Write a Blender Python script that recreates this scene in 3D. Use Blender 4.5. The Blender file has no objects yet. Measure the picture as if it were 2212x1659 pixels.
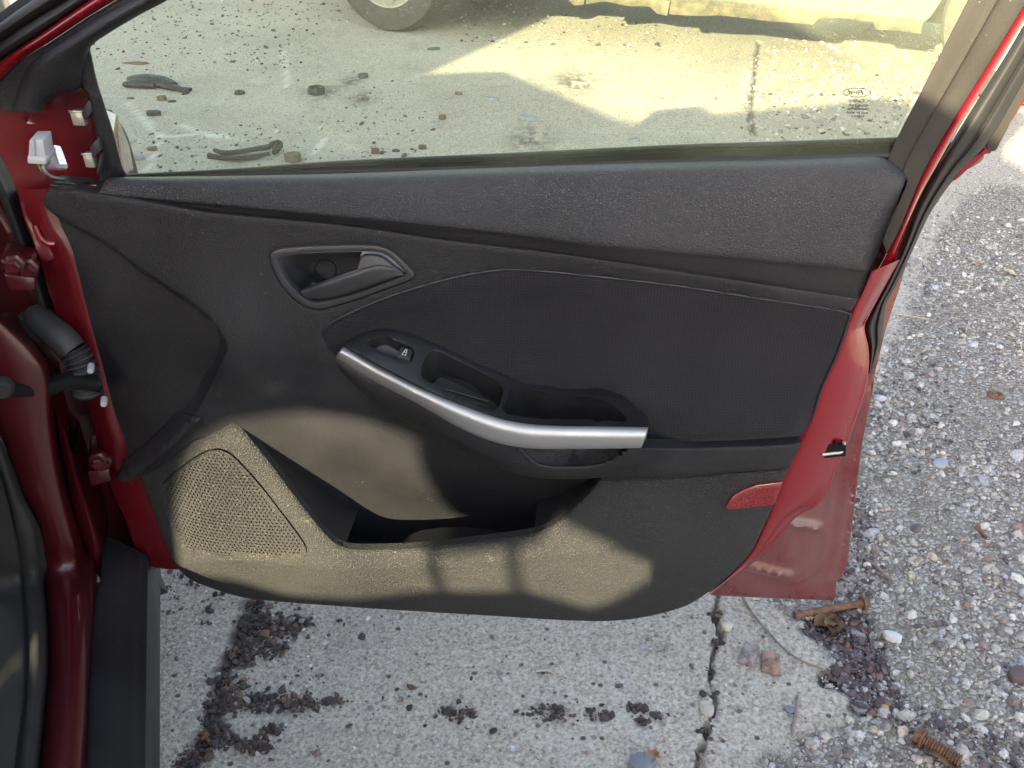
import bpy, bmesh, math, random
import numpy as np
from mathutils import Vector, Matrix
from mathutils.geometry import delaunay_2d_cdt

R_ = math.radians
scene = bpy.context.scene
COL = scene.collection

# ------------------------------------------------------------------ camera
PITCH = R_(31.0)
CAM_H = 1.228
cam_data = bpy.data.cameras.new('camera')
cam = bpy.data.objects.new('camera', cam_data)
COL.objects.link(cam)
cam.location = (0, 0, CAM_H)
cam.rotation_euler = (R_(90) - PITCH, 0, 0)
cam_data.sensor_width = 36.0
cam_data.lens = 36.4
cam_data.clip_start = 0.02
cam_data.clip_end = 500
scene.camera = cam

# ------------------------------------------------------------------ sky, sun, exposure
SUN_HEAD = R_(26.0)      # the light travels this far right of straight ahead
SUN_ELEV = R_(17.0)
world = bpy.data.worlds.new('World')
scene.world = world
world.use_nodes = True
wn = world.node_tree
bg = wn.nodes['Background']
sky = wn.nodes.new('ShaderNodeTexSky')
sky.sky_type = 'NISHITA'
sky.sun_disc = False
sky.sun_elevation = SUN_ELEV
sky.sun_rotation = R_(180) + SUN_HEAD     # the sun stands behind the camera
sky.air_density = 1.0
sky.dust_density = 3.0
sky.ozone_density = 0.6
hs = wn.nodes.new('ShaderNodeHueSaturation')   # thin high haze: a paler sky
hs.inputs['Saturation'].default_value = 0.62
wn.links.new(sky.outputs[0], hs.inputs['Color'])
wn.links.new(hs.outputs[0], bg.inputs[0])
bg.inputs[1].default_value = 0.13
sun_data = bpy.data.lights.new('sun', 'SUN')
sun_data.energy = 5.0
sun_data.angle = R_(0.53)
sun_data.color = (1.0, 0.85, 0.53)
sun = bpy.data.objects.new('sun', sun_data)
COL.objects.link(sun)
SUN_DIR = Vector((math.sin(SUN_HEAD) * math.cos(SUN_ELEV), math.cos(SUN_HEAD) * math.cos(SUN_ELEV), -math.sin(SUN_ELEV)))
sun.rotation_euler = SUN_DIR.to_track_quat('-Z', 'Y').to_euler()
vs = scene.view_settings
vs.view_transform = 'Standard'
vs.look = 'None'
vs.exposure = 2.35
vs.gamma = 1.0

scene.cycles.max_bounces = 7
scene.cycles.diffuse_bounces = 3
scene.cycles.glossy_bounces = 3
scene.cycles.transparent_max_bounces = 8
scene.cycles.caustics_reflective = False
scene.cycles.caustics_refractive = False

# ------------------------------------------------------------------ measuring helpers
FPX = 2236.7            # focal length in units of the photograph seen 2212 wide
CX, CY = 1106.0, 829.5
SP, CP = math.sin(PITCH), math.cos(PITCH)

def ray(x, y):
    a = (np.asarray(x, float) - CX) / FPX
    b = (np.asarray(y, float) - CY) / FPX
    return np.stack([a, CP - b * SP, -SP - b * CP], -1)

def rotz(v, ang):
    c, s = math.cos(ang), math.sin(ang)
    return np.stack([c * v[..., 0] - s * v[..., 1], s * v[..., 0] + c * v[..., 1], v[..., 2]], -1)

DOOR_O = np.array([0.0, 1.052, 0.0]); DOOR_A = R_(-4.0)
CAMP = np.array([0.0, 0.0, CAM_H])
_dc = rotz(CAMP - DOOR_O, -DOOR_A)

def D(x, y, w=0.0):
    """point of the door at height w off its middle plane -> (u, v)"""
    d = rotz(ray(x, y), -DOOR_A)
    t = (-np.asarray(w, float) - _dc[1]) / d[..., 1]
    return np.stack([_dc[0] + t * d[..., 0], _dc[2] + t * d[..., 2]], -1)

def Df(x, y, wf):
    """where the sight line meets the relief wf(u, v): first crossing coming from the near side"""
    x = np.asarray(x, float); y = np.asarray(y, float)
    def h(w):
        uv = D(x, y, w); return np.clip(wf(uv[..., 0], uv[..., 1]), -.12, .12) - w
    ws = np.linspace(.125, -.125, 26); lo = np.full(x.shape, -.125); hi = np.full(x.shape, .125); done = np.zeros(x.shape, bool)
    prev = ws[0]
    for w in ws[1:]:
        c = (h(np.full(x.shape, w)) >= 0) & ~done
        lo = np.where(c, w, lo); hi = np.where(c, prev, hi); done |= c; prev = w
    for _ in range(16):
        m = (lo + hi) / 2; c = h(m) >= 0
        lo = np.where(c, m, lo); hi = np.where(c, hi, m)
    return D(x, y, (lo + hi) / 2)

def G(x, y, h=0.0):
    d = ray(x, y)
    t = (h - CAM_H) / d[..., 2]
    p = CAMP + d * t[..., None] if np.ndim(t) else CAMP + d * t
    return p

CAR_O = np.array([-0.194, 0.0, 0.0]); CAR_A = R_(15.4)
_cc = rotz(CAMP - CAR_O, -CAR_A)

def C(x, y, axis, val):
    """point of the car body on the plane axis = val (0: sideways, 1: forwards, 2: up)"""
    d = rotz(ray(x, y), -CAR_A)
    t = (val - _cc[axis]) / d[..., axis]
    return _cc + d * (t[..., None] if np.ndim(t) else t)

def smooth(pts, n=8, closed=True):
    """Catmull-Rom through points; a third element marks a corner"""
    P = [np.array(p[:2], float) for p in pts]; K = [len(p) > 2 for p in pts]
    m = len(P); out = []
    for i in range(m if closed else m - 1):
        p1, p2 = P[i], P[(i + 1) % m]
        k1, k2 = K[i], K[(i + 1) % m]
        p0 = P[i - 1] if (closed or i > 0) else 2 * p1 - p2
        p3 = P[(i + 2) % m] if (closed or i < m - 2) else 2 * p2 - p1
        if k1: p0 = 2 * p1 - p2
        if k2: p3 = 2 * p2 - p1
        L = max(np.linalg.norm(p2 - p1), 1e-9)
        a = (p2 - p0); a = a / max(np.linalg.norm(a), 1e-9) * L
        b = (p3 - p1); b = b / max(np.linalg.norm(b), 1e-9) * L
        if k1: a = p2 - p1
        if k2: b = p2 - p1
        for s in range(n):
            t = s / n
            h = (2 * t ** 3 - 3 * t ** 2 + 1, t ** 3 - 2 * t ** 2 + t, -2 * t ** 3 + 3 * t ** 2, t ** 3 - t ** 2)
            out.append(h[0] * p1 + h[1] * a + h[2] * p2 + h[3] * b)
    if not closed: out.append(P[-1])
    return np.array(out)

def resample(P, n=None, step=None, closed=False):
    P = np.asarray(P, float)
    Q = np.vstack([P, P[:1]]) if closed else P
    s = np.r_[0, np.cumsum(np.linalg.norm(np.diff(Q, axis=0), axis=1))]
    if n is None: n = max(3, int(s[-1] / step))
    t = np.linspace(0, s[-1], n, endpoint=not closed)
    return np.stack([np.interp(t, s, Q[:, k]) for k in range(Q.shape[1])], -1)

def inside(pt, poly):
    a, b = poly, np.roll(poly, -1, 0); out = np.zeros(len(pt), bool)
    dy = np.where(np.abs(b[:, 1] - a[:, 1]) < 1e-15, 1e-15, b[:, 1] - a[:, 1])
    for i in range(0, len(pt), 4000):
        x, y = pt[i:i + 4000, 0][:, None], pt[i:i + 4000, 1][:, None]
        c = ((a[:, 1] > y) != (b[:, 1] > y))
        out[i:i + 4000] = (np.sum(c & (x < (b[:, 0] - a[:, 0]) * (y - a[:, 1]) / dy + a[:, 0]), 1) % 2) == 1
    return out

def dist(pt, poly, closed=True):
    a = poly if closed else poly[:-1]
    b = np.roll(poly, -1, 0) if closed else poly[1:]
    out = np.empty(len(pt))
    for i in range(0, len(pt), 2000):
        p = pt[i:i + 2000][:, None]
        ab = (b - a)[None]
        t = np.clip(np.sum((p - a) * ab, -1) / np.maximum(np.sum(ab * ab, -1), 1e-14), 0, 1)
        out[i:i + 2000] = np.sqrt(np.min(np.sum((p - a - t[..., None] * ab) ** 2, -1), 1))
    return out

def proj(P_):
    """door point back to photo measure"""
    P_ = np.asarray(P_, float); q = rotz(P_, DOOR_A) + DOOR_O - CAMP
    zc = q[..., 1] * CP - q[..., 2] * SP; up = q[..., 1] * SP + q[..., 2] * CP
    return np.stack([CX + FPX * q[..., 0] / zc, CY - FPX * up / zc], -1)

def cut(o, poly, wmin):
    """open a hole in a skin where it shows inside an outline"""
    bm = bmesh.new(); bm.from_mesh(o.data)
    c = np.array([tuple(f.calc_center_median()) for f in bm.faces]); m = inside(proj(c), np.asarray(poly)) & (-c[:, 1] > wmin)
    bmesh.ops.delete(bm, geom=[f for f, k in zip(bm.faces[:], m) if k], context='FACES'); bm.to_mesh(o.data); bm.free()

def tps(pts, plane=0.0, lam=1e-6):
    """smooth relief through (x, y, w) control points"""
    A = np.array(pts, float)
    uv = D(A[:, 0], A[:, 1], A[:, 2])
    def k(r2): return np.where(r2 > 0, r2 * np.log(np.maximum(r2, 1e-12)), 0)
    n = len(A)
    M = np.zeros((n + 3, n + 3)); M[:n, :n] = k(np.sum((uv[:, None] - uv[None]) ** 2, -1)) + lam * np.eye(n)
    M[:n, n] = 1; M[:n, n + 1:] = uv; M[n, :n] = 1; M[n + 1:, :n] = uv.T
    c = np.linalg.solve(M, np.r_[A[:, 2], 0, 0, 0])
    def f(u, v):
        u = np.asarray(u, float); v = np.asarray(v, float)
        sh = u.shape; p = np.stack([u.ravel(), v.ravel()], -1)
        r = np.sum((p[:, None] - uv[None]) ** 2, -1)
        return (k(r) @ c[:n] + c[n] + p @ c[n + 1:]).reshape(sh)
    return f

def sstep(t):
    t = np.clip(t, 0, 1); return t * t * (3 - 2 * t)

# ------------------------------------------------------------------ object helpers
def mk(name, verts, faces, mat, parent=None, smooth_angle=35, **props):
    me = bpy.data.meshes.new(name)
    me.from_pydata([tuple(map(float, v)) for v in verts], [], [tuple(map(int, f)) for f in faces])
    me.update()
    if smooth_angle:
        me.shade_smooth()
        me.set_sharp_from_angle(angle=R_(smooth_angle))
    if mat: me.materials.append(mat)
    o = bpy.data.objects.new(name, me)
    COL.objects.link(o)
    if parent: o.parent = parent
    for k_, v_ in props.items(): o[k_] = v_
    return o

def fixnormals(o):
    bm = bmesh.new(); bm.from_mesh(o.data)
    bmesh.ops.recalc_face_normals(bm, faces=bm.faces[:]); bm.to_mesh(o.data); bm.free()
    return o

def thing(name, label, cat, loc=(0, 0, 0), rz=0.0, group=None):
    o = bpy.data.objects.new(name, None); COL.objects.link(o)
    o.location = loc; o.rotation_euler = (0, 0, rz); o.empty_display_size = 0.05
    o['label'] = label; o['category'] = cat
    if group: o['group'] = group
    return o

def tag(o, label, cat, group=None):
    o['label'] = label; o['category'] = cat
    if group: o['group'] = group
    return o

def cdt(outline, holes, res, rings):
    """triangulate an outline with holes and an even fill of points"""
    lo, hi = outline.min(0), outline.max(0)
    assert (hi - lo).max() < 4
    gx = np.arange(lo[0], hi[0], res); gy = np.arange(lo[1], hi[1], res * .87)
    X, Y = np.meshgrid(gx, gy); X = X + (np.arange(len(gy)) % 2)[:, None] * res / 2
    pts = np.stack([X.ravel(), Y.ravel()], -1)
    loops = [outline] + list(holes)
    def ok(p, dmin):
        m = inside(p, outline)
        for h in holes: m &= ~inside(p, h)
        p = p[m]
        if len(p) == 0: return p
        dd = np.min([dist(p, l) for l in loops], 0)
        return p[dd > dmin]
    far = max([r for r in rings] + [0]) + res * .45
    pts = [ok(pts, far)]
    for r in rings:
        for l in loops:
            t = np.roll(l, -1, 0) - np.roll(l, 1, 0); nrm = np.stack([-t[:, 1], t[:, 0]], -1)
            nrm /= np.maximum(np.linalg.norm(nrm, axis=1), 1e-12)[:, None]
            for s in (1, -1):
                q = ok(l + nrm * s * r, r * .85)
                if len(q): pts.append(q)
    verts = np.vstack(loops + pts)
    edges = []; k = 0
    for l in loops:
        n = len(l); edges += [(k + i, k + (i + 1) % n) for i in range(n)]; k += n
    vo, _, fo, *_ = delaunay_2d_cdt([Vector(p) for p in verts], edges, [], 0, 1e-7)
    V = np.array([(p[0], p[1]) for p in vo]); F = np.array([f[:] for f in fo], int)
    cen = V[F].mean(1)
    m = inside(cen, outline)
    for h in holes: m &= ~inside(cen, h)
    F = F[m]
    ar = np.cross(V[F[:, 1]] - V[F[:, 0]], V[F[:, 2]] - V[F[:, 0]])
    F[ar < 0] = F[ar < 0][:, ::-1]
    F = F[np.abs(ar) > 1e-12]
    return V, F

def roll(d, r):
    q = np.clip(1 - d / r, 0, 1) if r > 0 else 0 * d
    return r * (1 - np.sqrt(1 - q * q))

def panel(name, outline, wf, mat, parent, holes=(), res=.008, rnd=.003, skirt=.01, uv=False, hole_rnd=None, extra=None, smooth_n=8, sk_uv=(0, 0), step=None, hskirt=None):
    """a moulded sheet on the door: outline in photo measure, relief wf(u, v), rolled edge and returned rim"""
    if not callable(wf):
        w0 = wf; wf = lambda u, v: np.full(np.shape(u), w0, float)
    def cv(o):
        if uv: return np.asarray(o, float)
        q = smooth(o, smooth_n); return Df(q[:, 0], q[:, 1], wf)
    step = step or min(res, .006)
    ol = resample(cv(outline), step=step, closed=True)
    hs = [resample(cv(h), step=step * .8, closed=True) for h in holes]
    V, F = cdt(ol, hs, res, [rnd * .3, rnd] if rnd > 0 else [])
    w = wf(V[:, 0], V[:, 1]) - roll(dist(V, ol), rnd)
    if hole_rnd:
        for h in hs: w = w - roll(dist(V, h), hole_rnd)
    if extra: w = w + extra(V[:, 0], V[:, 1])
    verts = [(a, -c, b) for (a, b), c in zip(V, w)]
    faces = [tuple(f) for f in F]
    hskirt = skirt if hskirt is None else hskirt
    for li, l in enumerate([ol] + hs):
        sk = skirt if li == 0 else hskirt
        if not sk: continue
        wl = wf(l[:, 0], l[:, 1]) - (rnd if li == 0 else (hole_rnd or 0))
        if extra: wl = wl + extra(l[:, 0], l[:, 1])
        k = len(verts); n = len(l)
        verts += [(a, -c, b) for (a, b), c in zip(l, wl)]
        verts += [(a + sk_uv[0], -c + sk, b + sk_uv[1]) for (a, b), c in zip(l, wl)]
        faces += [(k + i, k + n + i, k + n + (i + 1) % n, k + (i + 1) % n) for i in range(n)]
    return mk(name, verts, faces, mat, parent, 40)

def loft(name, rows, mat, parent, n=80, sub=3, angle=50, local=False, closed=False):
    """skin over rows; a row is (photo points, w or list of w) or, with local, an (n,3) array"""
    L = []
    for r in rows:
        if local: L.append(resample(np.asarray(r, float), n)); continue
        pts, w = r
        q = smooth(pts, 8, False); q = resample(q, n)
        ww = np.interp(np.linspace(0, 1, n), np.linspace(0, 1, len(w)), w) if np.ndim(w) else np.full(n, w, float)
        uv = D(q[:, 0], q[:, 1], ww)
        L.append(np.stack([uv[:, 0], -ww, uv[:, 1]], -1))
    L = np.array(L)
    if sub > 1 and len(L) > 2:
        m = len(L); out = []
        for i in range(m - 1):
            p0, p1, p2, p3 = L[max(i - 1, 0)], L[i], L[i + 1], L[min(i + 2, m - 1)]
            for s in range(sub):
                t = s / sub
                out.append(.5 * (2 * p1 + (p2 - p0) * t + (2 * p0 - 5 * p1 + 4 * p2 - p3) * t * t + (3 * p1 - p0 - 3 * p2 + p3) * t ** 3))
        out.append(L[-1]); L = np.array(out)
    m = len(L)
    verts = L.reshape(-1, 3)
    faces = [(i * n + j, i * n + j + 1, (i + 1) * n + j + 1, (i + 1) * n + j) for i in range(m - 1) for j in range(n - 1)]
    return mk(name, verts, faces, mat, parent, angle)

def tube(name, path, rad, mat, parent=None, seg=10, caps=True, angle=50):
    P = np.asarray(path, float); n = len(P)
    rr = np.full(n, rad, float) if np.ndim(rad) == 0 else np.interp(np.linspace(0, 1, n), np.linspace(0, 1, len(rad)), rad)
    T = np.gradient(P, axis=0); T /= np.linalg.norm(T, axis=1)[:, None]
    ref = np.array([0, 0, 1.0]) if abs(T[0][2]) < .9 else np.array([1.0, 0, 0])
    verts, faces = [], []
    a = np.cross(T[0], ref); a /= np.linalg.norm(a)
    for i in range(n):
        a = a - T[i] * np.dot(a, T[i]); a /= np.linalg.norm(a); b = np.cross(T[i], a)
        for s in range(seg):
            th = 2 * math.pi * s / seg
            verts.append(P[i] + rr[i] * (math.cos(th) * a + math.sin(th) * b))
    for i in range(n - 1):
        for s in range(seg):
            faces.append((i * seg + s, i * seg + (s + 1) % seg, (i + 1) * seg + (s + 1) % seg, (i + 1) * seg + s))
    if caps:
        faces.append(tuple(range(seg - 1, -1, -1))); faces.append(tuple((n - 1) * seg + s for s in range(seg)))
    return mk(name, verts, faces, mat, parent, angle)

def curve3(pts, n=40):
    P = np.array(pts, float); m = len(P); out = []
    k = max(2, n // (m - 1))
    for i in range(m - 1):
        p0, p1, p2, p3 = P[max(i - 1, 0)], P[i], P[i + 1], P[min(i + 2, m - 1)]
        for s in range(k):
            t = s / k
            out.append(.5 * (2 * p1 + (p2 - p0) * t + (2 * p0 - 5 * p1 + 4 * p2 - p3) * t * t + (3 * p1 - p0 - 3 * p2 + p3) * t ** 3))
    out.append(P[-1]); return np.array(out)

def solid(name, corners, mat, parent=None, bevel=.002, seg=2):
    """bevelled hexahedron: four lower corners, then the four upper ones"""
    bm = bmesh.new()
    v = [bm.verts.new(tuple(map(float, c))) for c in corners]
    for f in ((0, 1, 2, 3), (7, 6, 5, 4), (0, 4, 5, 1), (1, 5, 6, 2), (2, 6, 7, 3), (3, 7, 4, 0)):
        bm.faces.new([v[i] for i in f])
    bmesh.ops.recalc_face_normals(bm, faces=bm.faces[:])
    if bevel: bmesh.ops.bevel(bm, geom=bm.edges[:], offset=bevel, segments=seg, affect='EDGES', profile=.5)
    me = bpy.data.meshes.new(name); bm.to_mesh(me); bm.free()
    me.shade_smooth(); me.set_sharp_from_angle(angle=R_(40))
    if mat: me.materials.append(mat)
    o = bpy.data.objects.new(name, me); COL.objects.link(o)
    if parent: o.parent = parent
    return o

def box(name, lo, hi, mat, parent=None, bevel=.002, seg=2):
    (a, b, c), (d, e, f) = lo, hi
    return solid(name, [(a, b, c), (d, b, c), (d, e, c), (a, e, c), (a, b, f), (d, b, f), (d, e, f), (a, e, f)], mat, parent, bevel, seg)

def prism(name, pts, axis, lo, hi, mat, parent=None, bevel=.002):
    """outline in the two other axes pulled along one axis"""
    bm = bmesh.new(); a, b = [], []
    for p in pts:
        q = list(p); q.insert(axis, lo); a.append(bm.verts.new(q))
        q = list(p); q.insert(axis, hi); b.append(bm.verts.new(q))
    n = len(pts)
    bm.faces.new(a); bm.faces.new(b[::-1])
    for i in range(n): bm.faces.new((a[i], b[i], b[(i + 1) % n], a[(i + 1) % n]))
    bmesh.ops.recalc_face_normals(bm, faces=bm.faces[:])
    if bevel: bmesh.ops.bevel(bm, geom=[e for e in bm.edges if e.calc_face_angle(0) > .4], offset=bevel, segments=2, affect='EDGES', profile=.5)
    me = bpy.data.meshes.new(name); bm.to_mesh(me); bm.free()
    me.shade_smooth(); me.set_sharp_from_angle(angle=R_(40))
    if mat: me.materials.append(mat)
    o = bpy.data.objects.new(name, me); COL.objects.link(o)
    if parent: o.parent = parent
    return o

def lathe(name, prof, mat, parent=None, seg=32, axis=1, centre=(0, 0, 0)):
    """profile (radius, along axis) turned about an axis"""
    verts, faces = [], []; n = len(prof)
    for s in range(seg):
        th = 2 * math.pi * s / seg
        for r, h in prof:
            p = [r * math.cos(th), r * math.sin(th)]; p.insert(axis, h)
            verts.append(np.array(p) + centre)
    for s in range(seg):
        for i in range(n - 1):
            faces.append((s * n + i, s * n + i + 1, ((s + 1) % seg) * n + i + 1, ((s + 1) % seg) * n + i))
    return fixnormals(mk(name, verts, faces, mat, parent, 40))

# ------------------------------------------------------------------ materials
def nodes(name):
    m = bpy.data.materials.new(name); m.use_nodes = True
    nt = m.node_tree
    return m, nt, nt.nodes['Principled BSDF']

def N(nt, kind, **kw):
    n = nt.nodes.new(kind)
    for k, v in kw.items():
        if k in n.inputs: n.inputs[k].default_value = v
        else: setattr(n, k, v)
    return n

def L(nt, a, b): nt.links.new(a, b)

def ramp(nt, src, stops):
    r = N(nt, 'ShaderNodeValToRGB')
    el = r.color_ramp.elements
    while len(el) < len(stops): el.new(0.5)
    for e, (p, c) in zip(el, stops):
        e.position = p; e.color = (*c, 1) if len(c) == 3 else c
    L(nt, src, r.inputs[0]); return r

def mixc(nt, fac, a, b, blend='MIX'):
    m = N(nt, 'ShaderNodeMix', data_type='RGBA', blend_type=blend)
    if hasattr(fac, 'is_output') or not isinstance(fac, (int, float)): L(nt, fac, m.inputs[0])
    else: m.inputs[0].default_value = fac
    for s, v in ((6, a), (7, b)):
        if isinstance(v, tuple): m.inputs[s].default_value = (*v, 1)
        else: L(nt, v, m.inputs[s])
    return m.outputs[2]

def coords(nt, obj=True, scale=None):
    t = N(nt, 'ShaderNodeTexCoord')
    return t.outputs['Object']

def grain_mat(name, col, rough=.5, scale=420, strength=.35, dist_=.0006, dust=.0, spec=.4, streak=0.0, soil=(.10, .10, .10)):
    """moulded plastic or leathercloth: pebble grain, faint wear and specks of dust"""
    m, nt, b = nodes(name); co = coords(nt)
    vo = N(nt, 'ShaderNodeTexVoronoi', feature='DISTANCE_TO_EDGE', Scale=scale); L(nt, co, vo.inputs['Vector'])
    n1 = N(nt, 'ShaderNodeTexNoise', Scale=scale * .6, Detail=3.0); L(nt, co, n1.inputs['Vector'])
    wob = N(nt, 'ShaderNodeVectorMath', operation='MULTIPLY_ADD'); L(nt, n1.outputs['Color'], wob.inputs[0])
    wob.inputs[1].default_value = (.004, .004, .004); L(nt, co, wob.inputs[2]); L(nt, wob.outputs[0], vo.inputs['Vector'])
    mp = N(nt, 'ShaderNodeMapRange'); mp.inputs['From Max'].default_value = .25; L(nt, vo.outputs['Distance'], mp.inputs['Value'])
    ad = N(nt, 'ShaderNodeMath', operation='MULTIPLY_ADD'); L(nt, n1.outputs[0], ad.inputs[0]); ad.inputs[1].default_value = .5; L(nt, mp.outputs[0], ad.inputs[2])
    bp = N(nt, 'ShaderNodeBump', Strength=strength, Distance=dist_); L(nt, ad.outputs[0], bp.inputs['Height']); L(nt, bp.outputs[0], b.inputs['Normal'])
    n2 = N(nt, 'ShaderNodeTexNoise', Scale=7.0, Detail=5.0); L(nt, co, n2.inputs['Vector'])
    c2 = tuple(min(1, c * 1.35 + .004) for c in col); c1 = tuple(c * .85 for c in col)
    r = ramp(nt, n2.outputs[0], [(.3, c1), (.7, c2)])
    out = r.outputs[0]
    if dust:
        n3 = N(nt, 'ShaderNodeTexVoronoi', Scale=150.0, Randomness=1.0); L(nt, co, n3.inputs['Vector'])
        n4 = N(nt, 'ShaderNodeTexNoise', Scale=22.0, Detail=4.0); L(nt, co, n4.inputs['Vector'])
        lt = N(nt, 'ShaderNodeMath', operation='LESS_THAN'); lt.inputs[1].default_value = .11; L(nt, n3.outputs['Distance'], lt.inputs[0])
        r4 = ramp(nt, n4.outputs[0], [(.52, (0, 0, 0)), (.75, (1, 1, 1))])
        mu = N(nt, 'ShaderNodeMath', operation='MULTIPLY'); L(nt, lt.outputs[0], mu.inputs[0]); L(nt, r4.outputs[0], mu.inputs[1])
        m2 = N(nt, 'ShaderNodeMath', operation='MULTIPLY'); L(nt, mu.outputs[0], m2.inputs[0]); m2.inputs[1].default_value = dust
        out = mixc(nt, m2.outputs[0], out, (.42, .4, .36))
        n5 = N(nt, 'ShaderNodeTexNoise', Scale=3.2, Detail=8.0, Roughness=.7); L(nt, co, n5.inputs['Vector'])
        r5 = ramp(nt, n5.outputs[0], [(.52, (0, 0, 0)), (.9, (.22 * dust, .22 * dust, .22 * dust))])
        out = mixc(nt, r5.outputs[0], out, soil)
    if streak:
        mpn = N(nt, 'ShaderNodeMapping'); mpn.inputs['Scale'].default_value = (9, 9, 60); mpn.inputs['Rotation'].default_value = (0, .35, 0); L(nt, co, mpn.inputs[0])
        n6 = N(nt, 'ShaderNodeTexNoise', Scale=2.0, Detail=6.0, Roughness=.75); L(nt, mpn.outputs[0], n6.inputs['Vector'])
        r6 = ramp(nt, n6.outputs[0], [(.62, (0, 0, 0)), (.72, (streak, streak, streak))])
        out = mixc(nt, r6.outputs[0], out, (.22, .2, .16))
    L(nt, out, b.inputs['Base Color'])
    rr = ramp(nt, n2.outputs[0], [(.3, (rough - .06,) * 3), (.7, (rough + .08,) * 3)]); L(nt, rr.outputs[0], b.inputs['Roughness'])
    b.inputs['Specular IOR Level'].default_value = spec
    return m

def plain(name, col, rough=.5, metal=0.0, spec=.5, bump=0.0, bscale=60, vary=.15, coat=0.0, vscale=12.0):
    m, nt, b = nodes(name); co = coords(nt)
    n = N(nt, 'ShaderNodeTexNoise', Scale=vscale, Detail=5.0, Roughness=.6); L(nt, co, n.inputs['Vector'])
    r = ramp(nt, n.outputs[0], [(.3, tuple(c * (1 - vary) for c in col)), (.7, tuple(min(1, c * (1 + vary)) for c in col))])
    L(nt, r.outputs[0], b.inputs['Base Color'])
    b.inputs['Roughness'].default_value = rough; b.inputs['Metallic'].default_value = metal
    b.inputs['Specular IOR Level'].default_value = spec
    if coat: b.inputs['Coat Weight'].default_value = coat; b.inputs['Coat Roughness'].default_value = .06
    if bump:
        n2 = N(nt, 'ShaderNodeTexNoise', Scale=bscale, Detail=4.0); L(nt, co, n2.inputs['Vector'])
        bp = N(nt, 'ShaderNodeBump', Strength=bump, Distance=.002); L(nt, n2.outputs[0], bp.inputs['Height']); L(nt, bp.outputs[0], b.inputs['Normal'])
    return m

def paint(name, col, dust=0.0, soil=(.26, .2, .18), dscale=9.0, rough=.22, coat=1.0):
    """car paint: clear coat over a fine flake, with road film and streaks where it is dirty"""
    m, nt, b = nodes(name); co = coords(nt)
    n = N(nt, 'ShaderNodeTexNoise', Scale=900.0, Detail=2.0); L(nt, co, n.inputs['Vector'])
    base = ramp(nt, n.outputs[0], [(.35, tuple(c * .85 for c in col)), (.65, tuple(c * 1.2 for c in col))]).outputs[0]
    n2 = N(nt, 'ShaderNodeTexNoise', Scale=dscale, Detail=9.0, Roughness=.68); L(nt, co, n2.inputs['Vector'])
    mpn = N(nt, 'ShaderNodeMapping'); mpn.inputs['Scale'].default_value = (40, 40, 6); L(nt, co, mpn.inputs[0])
    n3 = N(nt, 'ShaderNodeTexNoise', Scale=1.0, Detail=6.0); L(nt, mpn.outputs[0], n3.inputs['Vector'])
    ad = N(nt, 'ShaderNodeMath', operation='MULTIPLY_ADD'); L(nt, n3.outputs[0], ad.inputs[0]); ad.inputs[1].default_value = .45; L(nt, n2.outputs[0], ad.inputs[2])
    lo = .95 - .45 * dust
    f = ramp(nt, ad.outputs[0], [(max(0, lo - .22), (0, 0, 0)), (min(1, lo + .1), (dust,) * 3)]).outputs[0]
    L(nt, mixc(nt, f, base, soil), b.inputs['Base Color'])
    rr = mixc(nt, f, (rough,) * 3, (.75,) * 3); L(nt, rr, b.inputs['Roughness'])
    inv = N(nt, 'ShaderNodeMath', operation='SUBTRACT'); inv.inputs[0].default_value = 1.0; L(nt, f, inv.inputs[1])
    ml = N(nt, 'ShaderNodeMath', operation='MULTIPLY'); L(nt, inv.outputs[0], ml.inputs[0]); ml.inputs[1].default_value = coat
    L(nt, ml.outputs[0], b.inputs['Coat Weight']); b.inputs['Coat Roughness'].default_value = .05
    return m

M = {}
M['pad'] = grain_mat('leathercloth', (.026, .026, .030), rough=.40, scale=380, strength=.7, dist_=.0011, dust=.25, spec=.42)
M['trim'] = grain_mat('trim_plastic', (.0145, .0148, .0178), rough=.40, scale=420, strength=.45, dist_=.0008, dust=.45, spec=.34)
M['lower'] = grain_mat('lower_trim_plastic', (.0185, .0185, .0195), rough=.52, scale=370, strength=.75, dist_=.0012, dust=.5, spec=.45, streak=.25)
M['kick'] = M['trim']
M['black'] = grain_mat('satin_black_plastic', (.013, .013, .016), rough=.38, scale=900, strength=.12, dist_=.0003, dust=.35, spec=.45)
M['bezel'] = grain_mat('handle_plastic', (.028, .029, .033), rough=.4, scale=900, strength=.1, dist_=.0003, dust=.3, spec=.5)
M['rubber'] = plain('rubber_seal', (.022, .022, .023), rough=.6, spec=.35, bump=.1, bscale=200)
M['dustyrubber'] = grain_mat('dusty_rubber', (.026, .024, .022), rough=.7, scale=500, strength=.3, dist_=.0006, dust=.7, spec=.3, soil=(.16, .145, .12))
M['silver'] = plain('satin_silver', (.44, .445, .46), rough=.42, metal=.7, spec=.5, vary=.06, bump=.02, bscale=300)
M['red'] = paint('red_paint', (.175, .004, .009))
M['reddusty'] = paint('red_paint_dusty', (.115, .005, .009), dust=.33, soil=(.19, .16, .15))
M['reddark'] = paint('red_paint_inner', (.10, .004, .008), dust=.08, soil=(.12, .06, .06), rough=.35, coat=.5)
M['redshade'] = paint('red_paint_shade_mixed', (.052, .002, .005), dust=.06, soil=(.10, .05, .05), rough=.35, coat=.6)  # the car's red, darkened to stand in for shade on sill, pillar and hinges
M['white'] = plain('white_nylon', (.38, .39, .42), rough=.4)
M['steel'] = plain('zinc_steel', (.5, .49, .44), rough=.4, metal=.7)
M['dark'] = plain('matt_black', (.006, .006, .007), rough=.8, spec=.2)

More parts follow.
